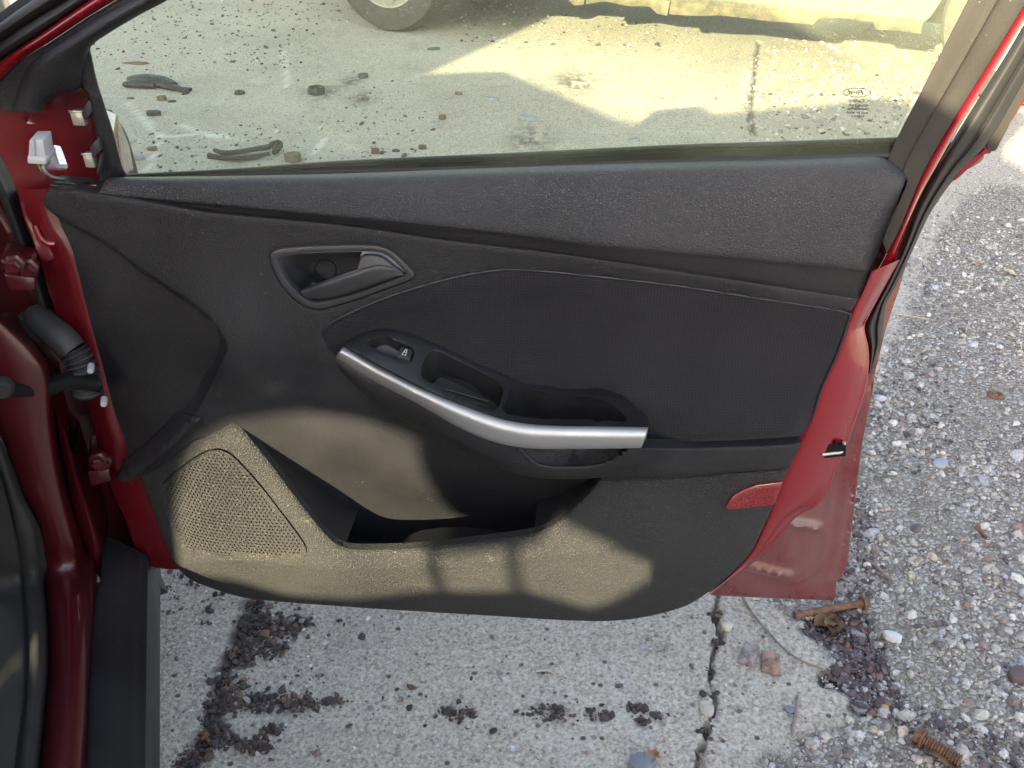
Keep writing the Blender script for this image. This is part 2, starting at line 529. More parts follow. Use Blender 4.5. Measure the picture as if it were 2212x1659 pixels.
def cloth_mat():
    m, nt, b = nodes('woven_cloth'); co = coords(nt)
    sx = N(nt, 'ShaderNodeSeparateXYZ'); L(nt, co, sx.inputs[0])
    hs = []
    for o in ('X', 'Z'):
        mu = N(nt, 'ShaderNodeMath', operation='MULTIPLY'); mu.inputs[1].default_value = 2 * math.pi / .0036; L(nt, sx.outputs[o], mu.inputs[0])
        si = N(nt, 'ShaderNodeMath', operation='SINE'); L(nt, mu.outputs[0], si.inputs[0]); hs.append(si.outputs[0])
    mx = N(nt, 'ShaderNodeMath', operation='MAXIMUM'); L(nt, hs[0], mx.inputs[0]); L(nt, hs[1], mx.inputs[1])
    n = N(nt, 'ShaderNodeTexNoise', Scale=8.0, Detail=6.0); L(nt, co, n.inputs['Vector'])
    bp = N(nt, 'ShaderNodeBump', Strength=.4, Distance=.0006); L(nt, mx.outputs[0], bp.inputs['Height']); L(nt, bp.outputs[0], b.inputs['Normal'])
    mp = N(nt, 'ShaderNodeMapRange'); mp.inputs['From Min'].default_value = -1; L(nt, mx.outputs[0], mp.inputs[0])
    c = mixc(nt, mp.outputs[0], (.009, .009, .011), (.017, .017, .021))
    r = ramp(nt, n.outputs[0], [(.3, (.8, .8, .8)), (.7, (1.2, 1.2, 1.25))])
    L(nt, mixc(nt, 1.0, c, r.outputs[0], 'MULTIPLY'), b.inputs['Base Color'])
    b.inputs['Roughness'].default_value = .75; b.inputs['Specular IOR Level'].default_value = .18
    b.inputs['Sheen Weight'].default_value = .08; b.inputs['Sheen Roughness'].default_value = .5
    return m
M['cloth'] = cloth_mat()

def glass_mat():
    m = bpy.data.materials.new('tinted_dusty_glass'); m.use_nodes = True; nt = m.node_tree
    nt.nodes.clear(); out = N(nt, 'ShaderNodeOutputMaterial')
    tr = N(nt, 'ShaderNodeBsdfTransparent'); tr.inputs[0].default_value = (.935, .98, .90, 1)
    gl = N(nt, 'ShaderNodeBsdfGlossy'); gl.inputs['Roughness'].default_value = .02
    fr = N(nt, 'ShaderNodeFresnel'); fr.inputs[0].default_value = 1.35
    df = N(nt, 'ShaderNodeBsdfDiffuse'); df.inputs[0].default_value = (.5, .52, .42, 1)
    m1 = N(nt, 'ShaderNodeMixShader'); L(nt, fr.outputs[0], m1.inputs[0]); L(nt, tr.outputs[0], m1.inputs[1]); L(nt, gl.outputs[0], m1.inputs[2])
    co = coords(nt)
    vo = N(nt, 'ShaderNodeTexVoronoi', Scale=420.0); L(nt, co, vo.inputs['Vector'])
    lt = ramp(nt, vo.outputs['Distance'], [(.10, (.5, .5, .5)), (.2, (0, 0, 0))])
    n = N(nt, 'ShaderNodeTexNoise', Scale=5.0, Detail=7.0, Roughness=.65); L(nt, co, n.inputs['Vector'])
    r = ramp(nt, n.outputs[0], [(.35, (.03, .03, .03)), (.8, (.12, .12, .12))])
    n2 = N(nt, 'ShaderNodeTexNoise', Scale=60.0, Detail=2.0); L(nt, co, n2.inputs['Vector'])
    r2 = ramp(nt, n2.outputs[0], [(.5, (0, 0, 0)), (.62, (1, 1, 1))])
    sp = mixc(nt, 1.0, lt.outputs[0], r2.outputs[0], 'MULTIPLY')
    f = mixc(nt, 1.0, sp, r.outputs[0], 'ADD')
    m2 = N(nt, 'ShaderNodeMixShader'); L(nt, f, m2.inputs[0]); L(nt, m1.outputs[0], m2.inputs[1]); L(nt, df.outputs[0], m2.inputs[2])
    L(nt, m2.outputs[0], out.inputs[0])
    return m
M['glass'] = glass_mat()

# ================================================================== the ground
rng = np.random.default_rng(7)

def vnoise(x, y, seed=0):
    """value noise on a unit lattice"""
    xi, yi = np.floor(x).astype(int), np.floor(y).astype(int)
    fx, fy = sstep(x - xi), sstep(y - yi)
    def h(a, b):
        n = (a * 374761393 + b * 668265263 + seed * 1442695041) & 0xffffffff
        n = ((n ^ (n >> 13)) * 1274126177) & 0xffffffff
        return ((n ^ (n >> 16)) & 0xffff) / 65535.0
    return (h(xi, yi) * (1 - fx) + h(xi + 1, yi) * fx) * (1 - fy) + (h(xi, yi + 1) * (1 - fx) + h(xi + 1, yi + 1) * fx) * fy

def gpoly(pts):
    q = smooth(pts, 6); return G(q[:, 0], q[:, 1])[:, :2]
def gline(pts):
    q = smooth(pts, 8, False); return G(q[:, 0], q[:, 1])[:, :2]

AGG = gpoly([(1560, 1180), (1640, 1290), (1700, 1335), (1760, 1385), (1795, 1440), (1765, 1465), (1832, 1500), (1838, 1550), (1740, 1590), (1655, 1640), (1630, 1700), (2400, 1750), (2700, 1300), (2500, 560), (2180, 400), (2060, 450), (1900, 800)])
ASPH = gpoly([(1735, 1345), (1800, 1325), (1855, 1325), (1905, 1390), (1925, 1450), (1935, 1490), (1900, 1535), (1850, 1525), (1835, 1500), (1815, 1470), (1775, 1462), (1800, 1430), (1790, 1395)])
CRACK = gline([(1553, 1280), (1545, 1330), (1556, 1375), (1540, 1410), (1535, 1450), (1538, 1490), (1545, 1520), (1528, 1570), (1522, 1600), (1508, 1640), (1500, 1700)])
CRACK2 = gline([(1640, 90), (1635, 130), (1628, 190), (1622, 240), (1628, 290)])
JOINT = gline([(548, 1290), (530, 1345), (508, 1400), (485, 1450), (470, 1520), (445, 1590), (405, 1670), (380, 1720)])

def axis_coords(fine, lo, hi):
    out = [np.array(fine)]
    for s, e in ((-1, lo), (1, hi)):
        p = fine[0] if s < 0 else fine[-1]; st = .012; L_ = []
        while (p > e) if s < 0 else (p < e):
            st = min(st * 1.16, 12); p = p + s * st; L_.append(p)
        out = [np.array(L_[::-1])] + out if s < 0 else out + [np.array(L_)]
    return np.concatenate(out)

gx = axis_coords(np.r_[np.arange(-1.7, -.75, .022), np.arange(-.75, .22, .010), np.arange(.22, .55, .004), np.arange(.55, 1.75, .009)], -160, 160)
gy = axis_coords(np.r_[np.arange(.80, 3.0, .010), np.arange(3.0, 6.2, .022)], -160, 160)
GX, GY = np.meshgrid(gx, gy); gp = np.stack([GX.ravel(), GY.ravel()], -1)
near = (gp[:, 0] > -1.8) & (gp[:, 0] < 3.5) & (gp[:, 1] > .5) & (gp[:, 1] < 8)
agg = np.zeros(len(gp)); asp = np.zeros(len(gp)); crk = np.zeros(len(gp)); dirt = np.zeros(len(gp))
q = gp[near]
sd = dist(q, AGG); sd[inside(q, AGG)] *= -1
agg[near] = sstep(.5 - (sd + .03 * (vnoise(q[:, 0] * 30, q[:, 1] * 30) - .5)) / .03)
sd = dist(q, ASPH); sd[inside(q, ASPH)] *= -1
asp[near] = sstep(.5 - (sd + .05 * (vnoise(q[:, 0] * 35, q[:, 1] * 35, 3) - .5)) / .02)
wob = .006 * (vnoise(q[:, 0] * 60, q[:, 1] * 60, 5) - .5)
crk[near] = sstep(1.5 - (dist(q, CRACK, False) + 1.3 * wob) / .0032) + .9 * sstep(1.5 - (dist(q, CRACK2, False) + wob * 4) / .010)
dirt[near] = sstep(1.3 - (dist(q, JOINT, False) + 3 * wob) / .016) + .8 * crk[near]
blobs = [(548, 1300, 20, 60), (535, 1340, 22, 90), (570, 1345, 40, 130), (620, 1350, 45, 110), (655, 1340, 18, 30), (560, 1370, 40, 90), (525, 1400, 30, 110), (570, 1400, 45, 110), (600, 1400, 22, 30),
         (505, 1412, 14, 26), (490, 1437, 12, 22), (525, 1432, 26, 40), (500, 1475, 30, 130), (480, 1500, 22, 80), (470, 1520, 24, 110), (505, 1520, 28, 90), (560, 1515, 45, 130), (620, 1520, 40, 110), (670, 1522, 30, 60), (710, 1515, 16, 40), (735, 1520, 18, 16),
         (455, 1555, 22, 90), (475, 1575, 22, 70), (450, 1600, 25, 110), (500, 1600, 30, 70), (550, 1612, 35, 90), (590, 1580, 22, 60), (425, 1625, 25, 110), (405, 1650, 22, 90),
         (450, 1315, 14, 12), (385, 1245, 20, 14), (365, 1270, 16, 12), (380, 1290, 14, 8), (412, 1262, 16, 10), (470, 1285, 16, 9), (440, 1345, 14, 7), (365, 1320, 12, 6), (648, 1315, 10, 6), (660, 1460, 60, 14), (760, 1370, 80, 10), (900, 1530, 120, 26),
         (985, 1540, 40, 34), (1010, 1545, 22, 24), (1200, 1540, 40, 60), (1290, 1548, 25, 36), (1375, 1530, 18, 46), (1385, 1560, 14, 30), (1430, 1545, 25, 18), (1150, 1540, 30, 18),
         (1548, 1330, 12, 40), (1546, 1390, 12, 40), (1536, 1450, 10, 30), (1540, 1500, 10, 20), (1520, 1580, 12, 40)]
for bx_, by_, br, bn in blobs + [(695, 198, 46, 90), (785, 212, 34, 90), (760, 175, 30, 60), (1240, 175, 60, 40), (1150, 300, 70, 50), (520, 340, 40, 50), (640, 345, 20, 40)]:
    if bn < 30: continue
    c_ = G(float(bx_), float(by_)); ex_ = G(float(bx_ + br * .75), float(by_)); ey_ = G(float(bx_), float(by_ - br * .42))
    e_ = ((q[:, 0] - c_[0]) / max(ex_[0] - c_[0], 1e-3)) ** 2 + ((q[:, 1] - c_[1]) / max(ey_[1] - c_[1], 1e-3)) ** 2
    dirt[near] += .85 * np.exp(-e_) * sstep((vnoise(q[:, 0] * 55, q[:, 1] * 55, 61) + .6 * vnoise(q[:, 0] * 17, q[:, 1] * 17, 62)) * 1.7 - .75)
pale = np.zeros(len(gp))
for ln in ([(275, 218), (300, 248), (322, 270), (345, 293), (420, 292), (520, 302)], [(390, 268), (440, 288), (500, 296)], [(620, 190), (618, 150), (610, 110)], [(345, 293), (330, 340), (320, 370)], [(700, 300), (680, 330)]):
    pale[near] += .8 * sstep(1.4 - (dist(q, gline(ln), False) + 2.5 * wob) / .012)
z = .004 * (vnoise(gp[:, 0] * 1.7, gp[:, 1] * 1.7, 9) - .5)
zz = z[near]
zz += agg[near] * (.004 * (vnoise(q[:, 0] * 26, q[:, 1] * 26, 11) - .5) + .005 * (vnoise(q[:, 0] * 62, q[:, 1] * 62, 12) - .5) - .004)
zz += .0012 * (vnoise(q[:, 0] * 45, q[:, 1] * 45, 17) - .5)
zz -= .007 * asp[near] + .010 * np.minimum(crk[near], 1) + .004 * np.minimum(dirt[near], 1)
z[near] = zz

def ground_mat():
    m, nt, b = nodes('weathered_concrete'); co = coords(nt)
    A = lambda n: N(nt, 'ShaderNodeAttribute', attribute_name=n).outputs['Fac']
    n1 = N(nt, 'ShaderNodeTexNoise', Scale=1.3, Detail=8.0, Roughness=.62); L(nt, co, n1.inputs['Vector'])
    base = ramp(nt, n1.outputs[0], [(.28, (.33, .302, .26)), (.5, (.435, .405, .355)), (.72, (.515, .485, .43))]).outputs[0]
    n2 = N(nt, 'ShaderNodeTexNoise', Scale=165.0, Detail=5.0, Roughness=.75); L(nt, co, n2.inputs['Vector'])
    base = mixc(nt, .9, base, ramp(nt, n2.outputs[0], [(.34, (.30, .29, .30)), (.5, (1, 1, 1)), (.64, (1.45, 1.42, 1.36))]).outputs[0], 'MULTIPLY')
    v1 = N(nt, 'ShaderNodeTexVoronoi', Scale=190.0); L(nt, co, v1.inputs['Vector'])
    base = mixc(nt, .32, base, ramp(nt, v1.outputs['Color'], [(.15, (.08, .075, .08)), (.5, (.38, .36, .33)), (.9, (.6, .59, .57))]).outputs[0])
    # darker damp or oily blotches of irregular shape
    n3 = N(nt, 'ShaderNodeTexNoise', Scale=4.6, Detail=9.0, Roughness=.74); L(nt, co, n3.inputs['Vector'])
    base = mixc(nt, ramp(nt, n3.outputs[0], [(.57, (0, 0, 0)), (.72, (.6, .6, .6))]).outputs[0], base, (.10, .09, .09))
    n3b = N(nt, 'ShaderNodeTexNoise', Scale=6.2, Detail=9.0, Roughness=.7); n3b.inputs['Distortion'].default_value = .6
    sh = N(nt, 'ShaderNodeVectorMath', operation='ADD'); sh.inputs[1].default_value = (11, 4, 2); L(nt, co, sh.inputs[0]); L(nt, sh.outputs[0], n3b.inputs['Vector'])
    base = mixc(nt, ramp(nt, n3b.outputs[0], [(.58, (0, 0, 0)), (.72, (.5, .5, .5))]).outputs[0], base, (.52, .52, .5))
    # grit
    v2 = N(nt, 'ShaderNodeTexVoronoi', Scale=48.0); L(nt, co, v2.inputs['Vector'])
    g = ramp(nt, v2.outputs['Distance'], [(.16, (1, 1, 1)), (.24, (0, 0, 0))]).outputs[0]
    pick = ramp(nt, v2.outputs['Color'], [(.45, (0, 0, 0)), (.5, (1, 1, 1))]).outputs[0]
    gcol = ramp(nt, v2.outputs['Color'], [(.4, (.07, .06, .065)), (.62, (.12, .09, .08)), (.75, (.5, .5, .52)), (1, (.55, .54, .52))]).outputs[0]
    base = mixc(nt, mixc(nt, 1.0, g, pick, 'MULTIPLY'), base, gcol)
    # exposed aggregate
    v3 = N(nt, 'ShaderNodeTexVoronoi', Scale=85.0); L(nt, co, v3.inputs['Vector'])
    v4 = N(nt, 'ShaderNodeTexVoronoi', feature='DISTANCE_TO_EDGE', Scale=85.0); L(nt, co, v4.inputs['Vector'])
    acol = ramp(nt, v3.outputs['Color'], [(.1, (.22, .195, .19)), (.3, (.34, .31, .275)), (.6, (.41, .39, .37)), (.9, (.52, .51, .49))]).outputs[0]
    acol = mixc(nt, ramp(nt, v4.outputs['Distance'], [(.0, (.8, .8, .8)), (.14, (0, 0, 0))]).outputs[0], acol, (.2, .18, .15))
    acol = mixc(nt, .6, acol, ramp(nt, n2.outputs[0], [(.3, (.5, .5, .5)), (.7, (1.3, 1.3, 1.3))]).outputs[0], 'MULTIPLY')
    base = mixc(nt, A('aggregate'), base, acol)
    dcol = ramp(nt, v1.outputs['Color'], [(.1, (.03, .026, .028)), (.8, (.09, .075, .075)), (1, (.2, .18, .17))]).outputs[0]
    base = mixc(nt, A('asphalt'), base, dcol)
    base = mixc(nt, A('pale'), base, (.6, .59, .56))
    base = mixc(nt, A('dirt'), base, (.075, .062, .058))
    L(nt, base, b.inputs['Base Color']); b.inputs['Roughness'].default_value = .92; b.inputs['Specular IOR Level'].default_value = .2
    n5 = N(nt, 'ShaderNodeTexNoise', Scale=130.0, Detail=5.0, Roughness=.65); L(nt, co, n5.inputs['Vector'])
    bp = N(nt, 'ShaderNodeBump', Strength=.7, Distance=.006); L(nt, n5.outputs[0], bp.inputs['Height'])
    hv = N(nt, 'ShaderNodeMath', operation='MULTIPLY'); L(nt, v4.outputs['Distance'], hv.inputs[0]); L(nt, A('aggregate'), hv.inputs[1])
    bp2 = N(nt, 'ShaderNodeBump', Strength=.8, Distance=.02); L(nt, hv.outputs[0], bp2.inputs['Height']); L(nt, bp.outputs[0], bp2.inputs['Normal'])
    L(nt, bp2.outputs[0], b.inputs['Normal'])
    return m
M['ground'] = ground_mat()

def arrays(name, V, F, mat, attrs=None, smooth_=False, color=None):
    """mesh from numpy arrays (all faces with the same corner count)"""
    me = bpy.data.meshes.new(name); k = F.shape[1]
    me.vertices.add(len(V)); me.vertices.foreach_set('co', np.ascontiguousarray(V, np.float32).ravel())
    me.loops.add(F.size); me.loops.foreach_set('vertex_index', np.ascontiguousarray(F, np.int32).ravel())
    me.polygons.add(len(F)); me.polygons.foreach_set('loop_start', np.arange(0, F.size, k, dtype=np.int32))
    me.polygons.foreach_set('use_smooth', np.full(len(F), smooth_))
    me.update(calc_edges=True)
    for n_, a in (attrs or {}).items():
        at = me.attributes.new(n_, 'FLOAT', 'POINT'); at.data.foreach_set('value', np.ascontiguousarray(a, np.float32))
    if color is not None:
        at = me.attributes.new('tint', 'FLOAT_COLOR', 'POINT'); at.data.foreach_set('color', np.ascontiguousarray(np.c_[color, np.ones(len(color))], np.float32).ravel())
    me.materials.append(mat)
    o = bpy.data.objects.new(name, me); COL.objects.link(o); return o

nx, ny = len(gx), len(gy)
I = (np.arange(ny - 1)[:, None] * nx + np.arange(nx - 1)[None]).ravel()
ground = arrays('ground', np.c_[gp, z], np.stack([I, I + 1, I + nx + 1, I + nx], -1), M['ground'],
                {'aggregate': agg, 'asphalt': np.minimum(asp, 1), 'dirt': np.minimum(dirt, 1), 'pale': np.minimum(pale, 1)}, True)
ground['kind'] = 'structure'; ground['label'] = 'weathered cracked concrete yard'

# ---------------------------------------------------------------- loose and embedded stones
def tint_mat(name, rough=.85, bump=.3, bscale=300):
    m, nt, b = nodes(name); co = coords(nt)
    a = N(nt, 'ShaderNodeAttribute', attribute_name='tint')
    n = N(nt, 'ShaderNodeTexNoise', Scale=220.0, Detail=4.0, Roughness=.65); L(nt, co, n.inputs['Vector'])
    r = ramp(nt, n.outputs[0], [(.3, (.62, .61, .6)), (.55, (1, 1, 1)), (.75, (1.25, 1.25, 1.22))])
    L(nt, mixc(nt, 1.0, a.outputs['Color'], r.outputs[0], 'MULTIPLY'), b.inputs['Base Color'])
    b.inputs['Roughness'].default_value = rough; b.inputs['Specular IOR Level'].default_value = .3
    bp = N(nt, 'ShaderNodeBump', Strength=bump, Distance=.002); L(nt, n.outputs[0], bp.inputs['Height']); L(nt, bp.outputs[0], b.inputs['Normal'])
    return m
M['stone'] = tint_mat('stone'); M['crumb'] = tint_mat('asphalt_crumb', rough=.7)

def ico(sub):
    bm = bmesh.new(); bmesh.ops.create_icosphere(bm, subdivisions=sub, radius=1)
    v = np.array([tuple(p.co) for p in bm.verts]); f = np.array([[q.index for q in p.verts] for p in bm.faces]); bm.free(); return v, f

def stones(name, xy, size, colr, mat, sub=1, flat=(.35, .75), sink=.35, angular=.25, label=''):
    v, f = ico(sub); n = len(xy); m = len(v)
    sc = np.stack([rng.uniform(.75, 1.25, n), rng.uniform(.6, 1.0, n), rng.uniform(*flat, n)], -1) * size[:, None] * .5
    jit = 1 + rng.uniform(-angular, angular, (n, m))
    P = v[None] * jit[..., None] * sc[:, None]
    th = rng.uniform(0, 2 * math.pi, n); c, s = np.cos(th)[:, None], np.sin(th)[:, None]
    tl = rng.normal(0, .28, (n, 2))
    x, y, zz_ = P[..., 0], P[..., 1], P[..., 2]
    zz_ = zz_ + x * tl[:, :1] + y * tl[:, 1:]
    P = np.stack([c * x - s * y, s * x + c * y, zz_], -1)
    ix = np.clip(np.searchsorted(gx, xy[:, 0]), 0, nx - 1); iy = np.clip(np.searchsorted(gy, xy[:, 1]), 0, ny - 1)
    gz = z[iy * nx + ix]
    P[..., 0] += xy[:, :1]; P[..., 1] += xy[:, 1:]; P[..., 2] += (gz + sc[:, 2] * (1 - 2 * sink))[:, None]
    F = (f[None] + (np.arange(n) * m)[:, None, None]).reshape(-1, 3)
    o = arrays(name, P.reshape(-1, 3), F, mat, color=np.repeat(colr, m, 0))
    o['kind'] = 'stuff'; o['label'] = label; o['category'] = 'gravel'
    return o

def pick(palette, n, vary=.18):
    P = np.array([p[0] for p in palette]); w = np.array([p[1] for p in palette], float); w /= w.sum()
    c = P[rng.choice(len(P), n, p=w)] * rng.uniform(1 - vary, 1 + vary, (n, 1)); return np.clip(c, 0, 1)

PALE = [((.45, .435, .42), 5), ((.38, .365, .35), 6), ((.53, .525, .52), 2.2), ((.40, .41, .45), 2), ((.41, .37, .31), 2), ((.22, .19, .195), 3), ((.14, .12, .13), 2.2), ((.26, .2, .17), .35)]
DARK = [((.045, .038, .042), 6), ((.07, .058, .06), 4), ((.10, .07, .06), 2), ((.14, .09, .06), .7), ((.25, .24, .24), .5)]
def scatter(poly, n, pad=0):
    lo, hi = poly.min(0), poly.max(0); out = np.zeros((0, 2))
    while len(out) < n:
        p = rng.uniform(lo, hi, (n * 2, 2)); out = np.vstack([out, p[inside(p, poly)]])
    return out[:n]
AGGV = gpoly([(1600, 1240), (1700, 1335), (1760, 1385), (1795, 1440), (1765, 1465), (1832, 1500), (1838, 1550), (1740, 1590), (1655, 1640), (1640, 1690), (2300, 1700), (2280, 900), (2240, 380), (2090, 370), (1930, 640), (1830, 1100)])
p = scatter(AGGV, 9500)
p = p[~(inside(p, ASPH) & (rng.random(len(p)) < .8))]
keep = (vnoise(p[:, 0] * 5, p[:, 1] * 5, 21) + .25 * rng.random(len(p)) > .40) & (rng.random(len(p)) > (p[:, 1] - 1.9) / 1.5)
p = p[keep]
sz = np.clip(rng.lognormal(math.log(.0070), .52, len(p)), .003, .026)
stones('aggregate_gravel', p, sz, pick(PALE, len(p)), M['stone'], 2, (.5, .85), .52, .16, 'pale pebbles bedded in the broken concrete right of the door')
p = scatter(AGGV, 9000)
stones('aggregate_grit', p, rng.uniform(.0025, .006, len(p)), pick(PALE, len(p)), M['stone'], 1, (.5, .9), .3, .2, 'fine pale grit lying over the broken concrete')
p = np.vstack([scatter(ASPH, 1500), scatter(gpoly([(1810, 1050), (1850, 1040), (1905, 1180), (1925, 1270), (1860, 1330), (1810, 1310), (1790, 1260)]), 420),
               scatter(gpoly([(1850, 780), (1930, 720), (2080, 860), (2010, 1010), (1880, 1000)]), 330), scatter(gpoly([(1900, 1540), (1960, 1520), (2080, 1560), (2212, 1600), (2212, 1650), (2090, 1620), (1960, 1580)]), 260)])
stones('asphalt_fragments', p, np.clip(rng.lognormal(math.log(.006), .5, len(p)), .003, .02), pick([((.075, .062, .07), 6), ((.11, .09, .10), 4), ((.16, .13, .14), 2), ((.3, .3, .3), 1), ((.2, .11, .08), .4)], len(p)), M['crumb'], 1, (.2, .5), .2, .25, 'dark broken asphalt chips filling the hollow right of the door')
# crumbs along the slab joint under the door
pp, ss = [], []
for bx_, by_, br, bn in blobs:
    a = rng.normal(0, 1, (bn, 2)) * np.array([br * .55, br * .28]); c_ = G(bx_ + a[:, 0], by_ + a[:, 1])[:, :2]
    pp.append(c_); ss.append(np.clip(rng.lognormal(math.log(.0052), .6, bn), .002, .017))
p = np.vstack(pp)
stones('asphalt_crumbs', p, np.concatenate(ss), pick(DARK, len(p)), M['crumb'], 1, (.22, .5), .2, .25, 'dark asphalt crumbs strewn along the slab joint under the door')
# sparse chips bedded in the smooth slab, and grit beyond the window
SLAB = gpoly([(350, 1240), (900, 1300), (1500, 1290), (1700, 1340), (1790, 1440), (1640, 1660), (1400, 1720), (340, 1720)])
p = scatter(SLAB, 1500)
stones('slab_chips', p, np.clip(rng.lognormal(math.log(.0042), .5, len(p)), .002, .013), pick(PALE, len(p)), M['stone'], 1, (.3, .6), .45, .2, 'small pale chips bedded in the smooth slab')
FAR = gpoly([(190, 120), (380, -40), (1200, -40), (2110, -40), (2000, 300), (1920, 340), (280, 400)])
p = scatter(FAR, 8000); k = vnoise(p[:, 0] * 1.6, p[:, 1] * 1.6, 31) + .25 * rng.random(len(p)) > .70; p = p[k]
stones('yard_grit', p, np.clip(rng.lognormal(math.log(.009), .5, len(p)), .004, .03), pick([((.05, .05, .045), 6), ((.12, .1, .09), 3), ((.42, .41, .4), 4), ((.2, .13, .09), .6)], len(p)), M['stone'], 1, (.25, .6), .25, .25, 'dark and pale grit strewn over the yard behind the window')
p = scatter(gpoly([(1640, 110), (2060, 100), (1960, 290), (1640, 310)]), 800)
stones('yard_gravel', p, np.clip(rng.lognormal(math.log(.014), .45, len(p)), .006, .035), pick(PALE, len(p)), M['stone'], 1, (.4, .8), .4, .2, 'pale loose gravel on the sunlit strip behind the window')

# ================================================================== the open door
door = thing('car_door', 'open red front passenger door with black inner trim panel and raised side window', 'car door', tuple(DOOR_O), DOOR_A)

# ---- relief of the main trim panel
KICK = [(60, 470), (109, 494), (162, 517), (230, 548), (300, 596), (400, 653), (455, 692), (474, 718), (470, 748), (443, 803), (400, 873), (385, 890), (333, 943), (250, 1011), (200, 1050), (100, 800)]
base_t = tps([(1850, 660, .004), (1640, 625, .012), (1475, 600, .016), (1237, 565, .019), (970, 530, .022), (737, 500, .025), (560, 480, .026), (433, 465, .026), (216, 425, .02), (95, 435, .006), (120, 520, .008), (170, 650, .012), (220, 820, .012), (250, 960, .008), (290, 1040, .004),
              (333, 563, .026), (467, 650, .033), (523, 720, .036), (500, 790, .036), (440, 905, .030), (350, 990, .022), (300, 740, .026), (380, 800, .03),
              (620, 700, .028), (680, 640, .027), (900, 600, .022), (1137, 590, .016), (1475, 625, .008), (1838, 690, .0),
              (600, 800, .022), (560, 880, .018), (700, 780, .026), (740, 860, .014), (640, 960, -.004), (800, 960, -.008), (900, 1000, -.018), (1000, 1040, -.030), (680, 1040, -.026), (760, 1060, -.040), (900, 1120, -.062), (1100, 1100, -.058), (1200, 1060, -.030), (1300, 1000, -.006), (1500, 900, -.006), (1700, 900, -.012), (1500, 750, -.01), (1100, 700, 0), (800, 1190, -.070), (1150, 1180, -.070)])
CLOTH = [(695, 729), (704, 710), (730, 690), (837, 643), (970, 603), (1070, 585), (1137, 584), (1304, 600), (1475, 620), (1642, 646), (1808, 671), (1838, 680, 1), (1808, 766), (1775, 840), (1752, 913), (1733, 952, 1), (1600, 962), (1480, 970), (1384, 970, 1), (1384, 1010), (1250, 1000), (1100, 960), (900, 860), (760, 800), (723, 770)]
_cq = smooth(CLOTH, 8); CLOTH_UV = Df(_cq[:, 0], _cq[:, 1], base_t)
def cloth_d(p):
    d = dist(p, CLOTH_UV); d[~inside(p, CLOTH_UV)] = 0; return d
_kq = smooth(KICK, 8); KICK_UV = D(_kq[:, 0], _kq[:, 1], .012)
def trim_w(u, v):
    w = base_t(u, v); p = np.stack([np.ravel(u), np.ravel(v)], -1)
    d = dist(p, KICK_UV); ins = inside(p, KICK_UV); d[ins] = 0
    w = w - (.025 * (1 - sstep(d / .017))).reshape(np.shape(u))
    return w - (.016 * sstep(cloth_d(p) / .005)).reshape(np.shape(u))

HANDLE = [(581, 556), (587, 544), (618, 536), (705, 531), (809, 531), (844, 542), (878, 572), (895, 593), (889, 605), (844, 621), (774, 647), (705, 667), (684, 670), (661, 664), (627, 641), (597, 601)]
def shrink(pts, k, c=None):
    P = np.array([p[:2] for p in pts], float); c = P.mean(0) if c is None else np.array(c)
    return [tuple(c + (p - c) * k) for p in P]
TRIM = [(90, 429, 1), (112, 408), (216, 420), (333, 438), (433, 456), (580, 471), (737, 486), (970, 519), (1237, 552), (1475, 588), (1642, 613), (1857, 645, 1), (1838, 683), (1808, 766), (1775, 840), (1752, 913), (1732, 960), (1705, 1013, 1), (1500, 1032), (1310, 1040), (1290, 1090), (1240, 1140), (1190, 1195, 1), (760, 1235, 1), (640, 1215), (560, 1120), (480, 985), (440, 950), (380, 985), (310, 1030), (287, 1035), (263, 1041, 1), (248, 1010), (248, 946), (233, 893), (213, 813), (180, 686), (140, 553), (125, 519), (102, 477)]
trim = panel('trim_panel', TRIM, trim_w, M['trim'], door, holes=[shrink(HANDLE, .985)], res=.0055, rnd=.004, skirt=.016, hole_rnd=.003)
trim['label'] = 'charcoal grained plastic middle panel with swooping front recess'

# fuse flap seam at the foot of the recess: a proud moulded cover
flap = panel('lower_cover', [(250, 1012, 1), (300, 972), (333, 944), (385, 891, 1), (437, 906, 1), (383, 957), (320, 1011), (290, 1034), (265, 1041), (252, 1036)], lambda u, v: trim_w(u, v) + .0045, M['trim'], trim, res=.007, rnd=.002, skirt=.005)
_fs = resample(smooth([(249, 1012, 1), (300, 971), (333, 943), (385, 889, 1), (437, 904, 1)], 8, False), 50); _fu = Df(_fs[:, 0], _fs[:, 1], trim_w); _fw = trim_w(_fu[:, 0], _fu[:, 1]) + .0006
tube('seam', np.stack([_fu[:, 0], -_fw, _fu[:, 1]], -1), .0013, M['dark'], trim, 6)

# ---- cloth insert
cl_t = tps([(695, 729, .024), (730, 692, .025), (837, 645, .022), (970, 605, .021), (1100, 586, .019), (1304, 602, .015), (1475, 623, .011), (1642, 648, .007), (1830, 680, .001), (1775, 840, -.006), (1735, 950, .0), (1600, 958, .006), (1450, 966, .012),
            (900, 660, .012), (1100, 640, .008), (1300, 660, .003), (1500, 690, -.003), (1700, 720, -.008), (800, 690, .016), (1000, 740, .010), (1200, 780, .006), (1400, 800, .0), (1600, 820, -.006), (740, 745, .024), (1400, 880, .010), (1550, 900, .004), (1150, 830, .012), (900, 800, .014), (1200, 950, .014), (1650, 890, -.003)])
def cloth_w(u, v):
    p = np.stack([np.ravel(u), np.ravel(v)], -1); k = sstep(cloth_d(p) / .028).reshape(np.shape(u))
    return (base_t(u, v) - .0015) * (1 - k) + cl_t(u, v) * k
cloth = panel('cloth_insert', CLOTH, cloth_w, M['cloth'], trim, res=.008, rnd=.003, skirt=.01)
cloth['label'] = 'black woven cloth insert above the armrest'
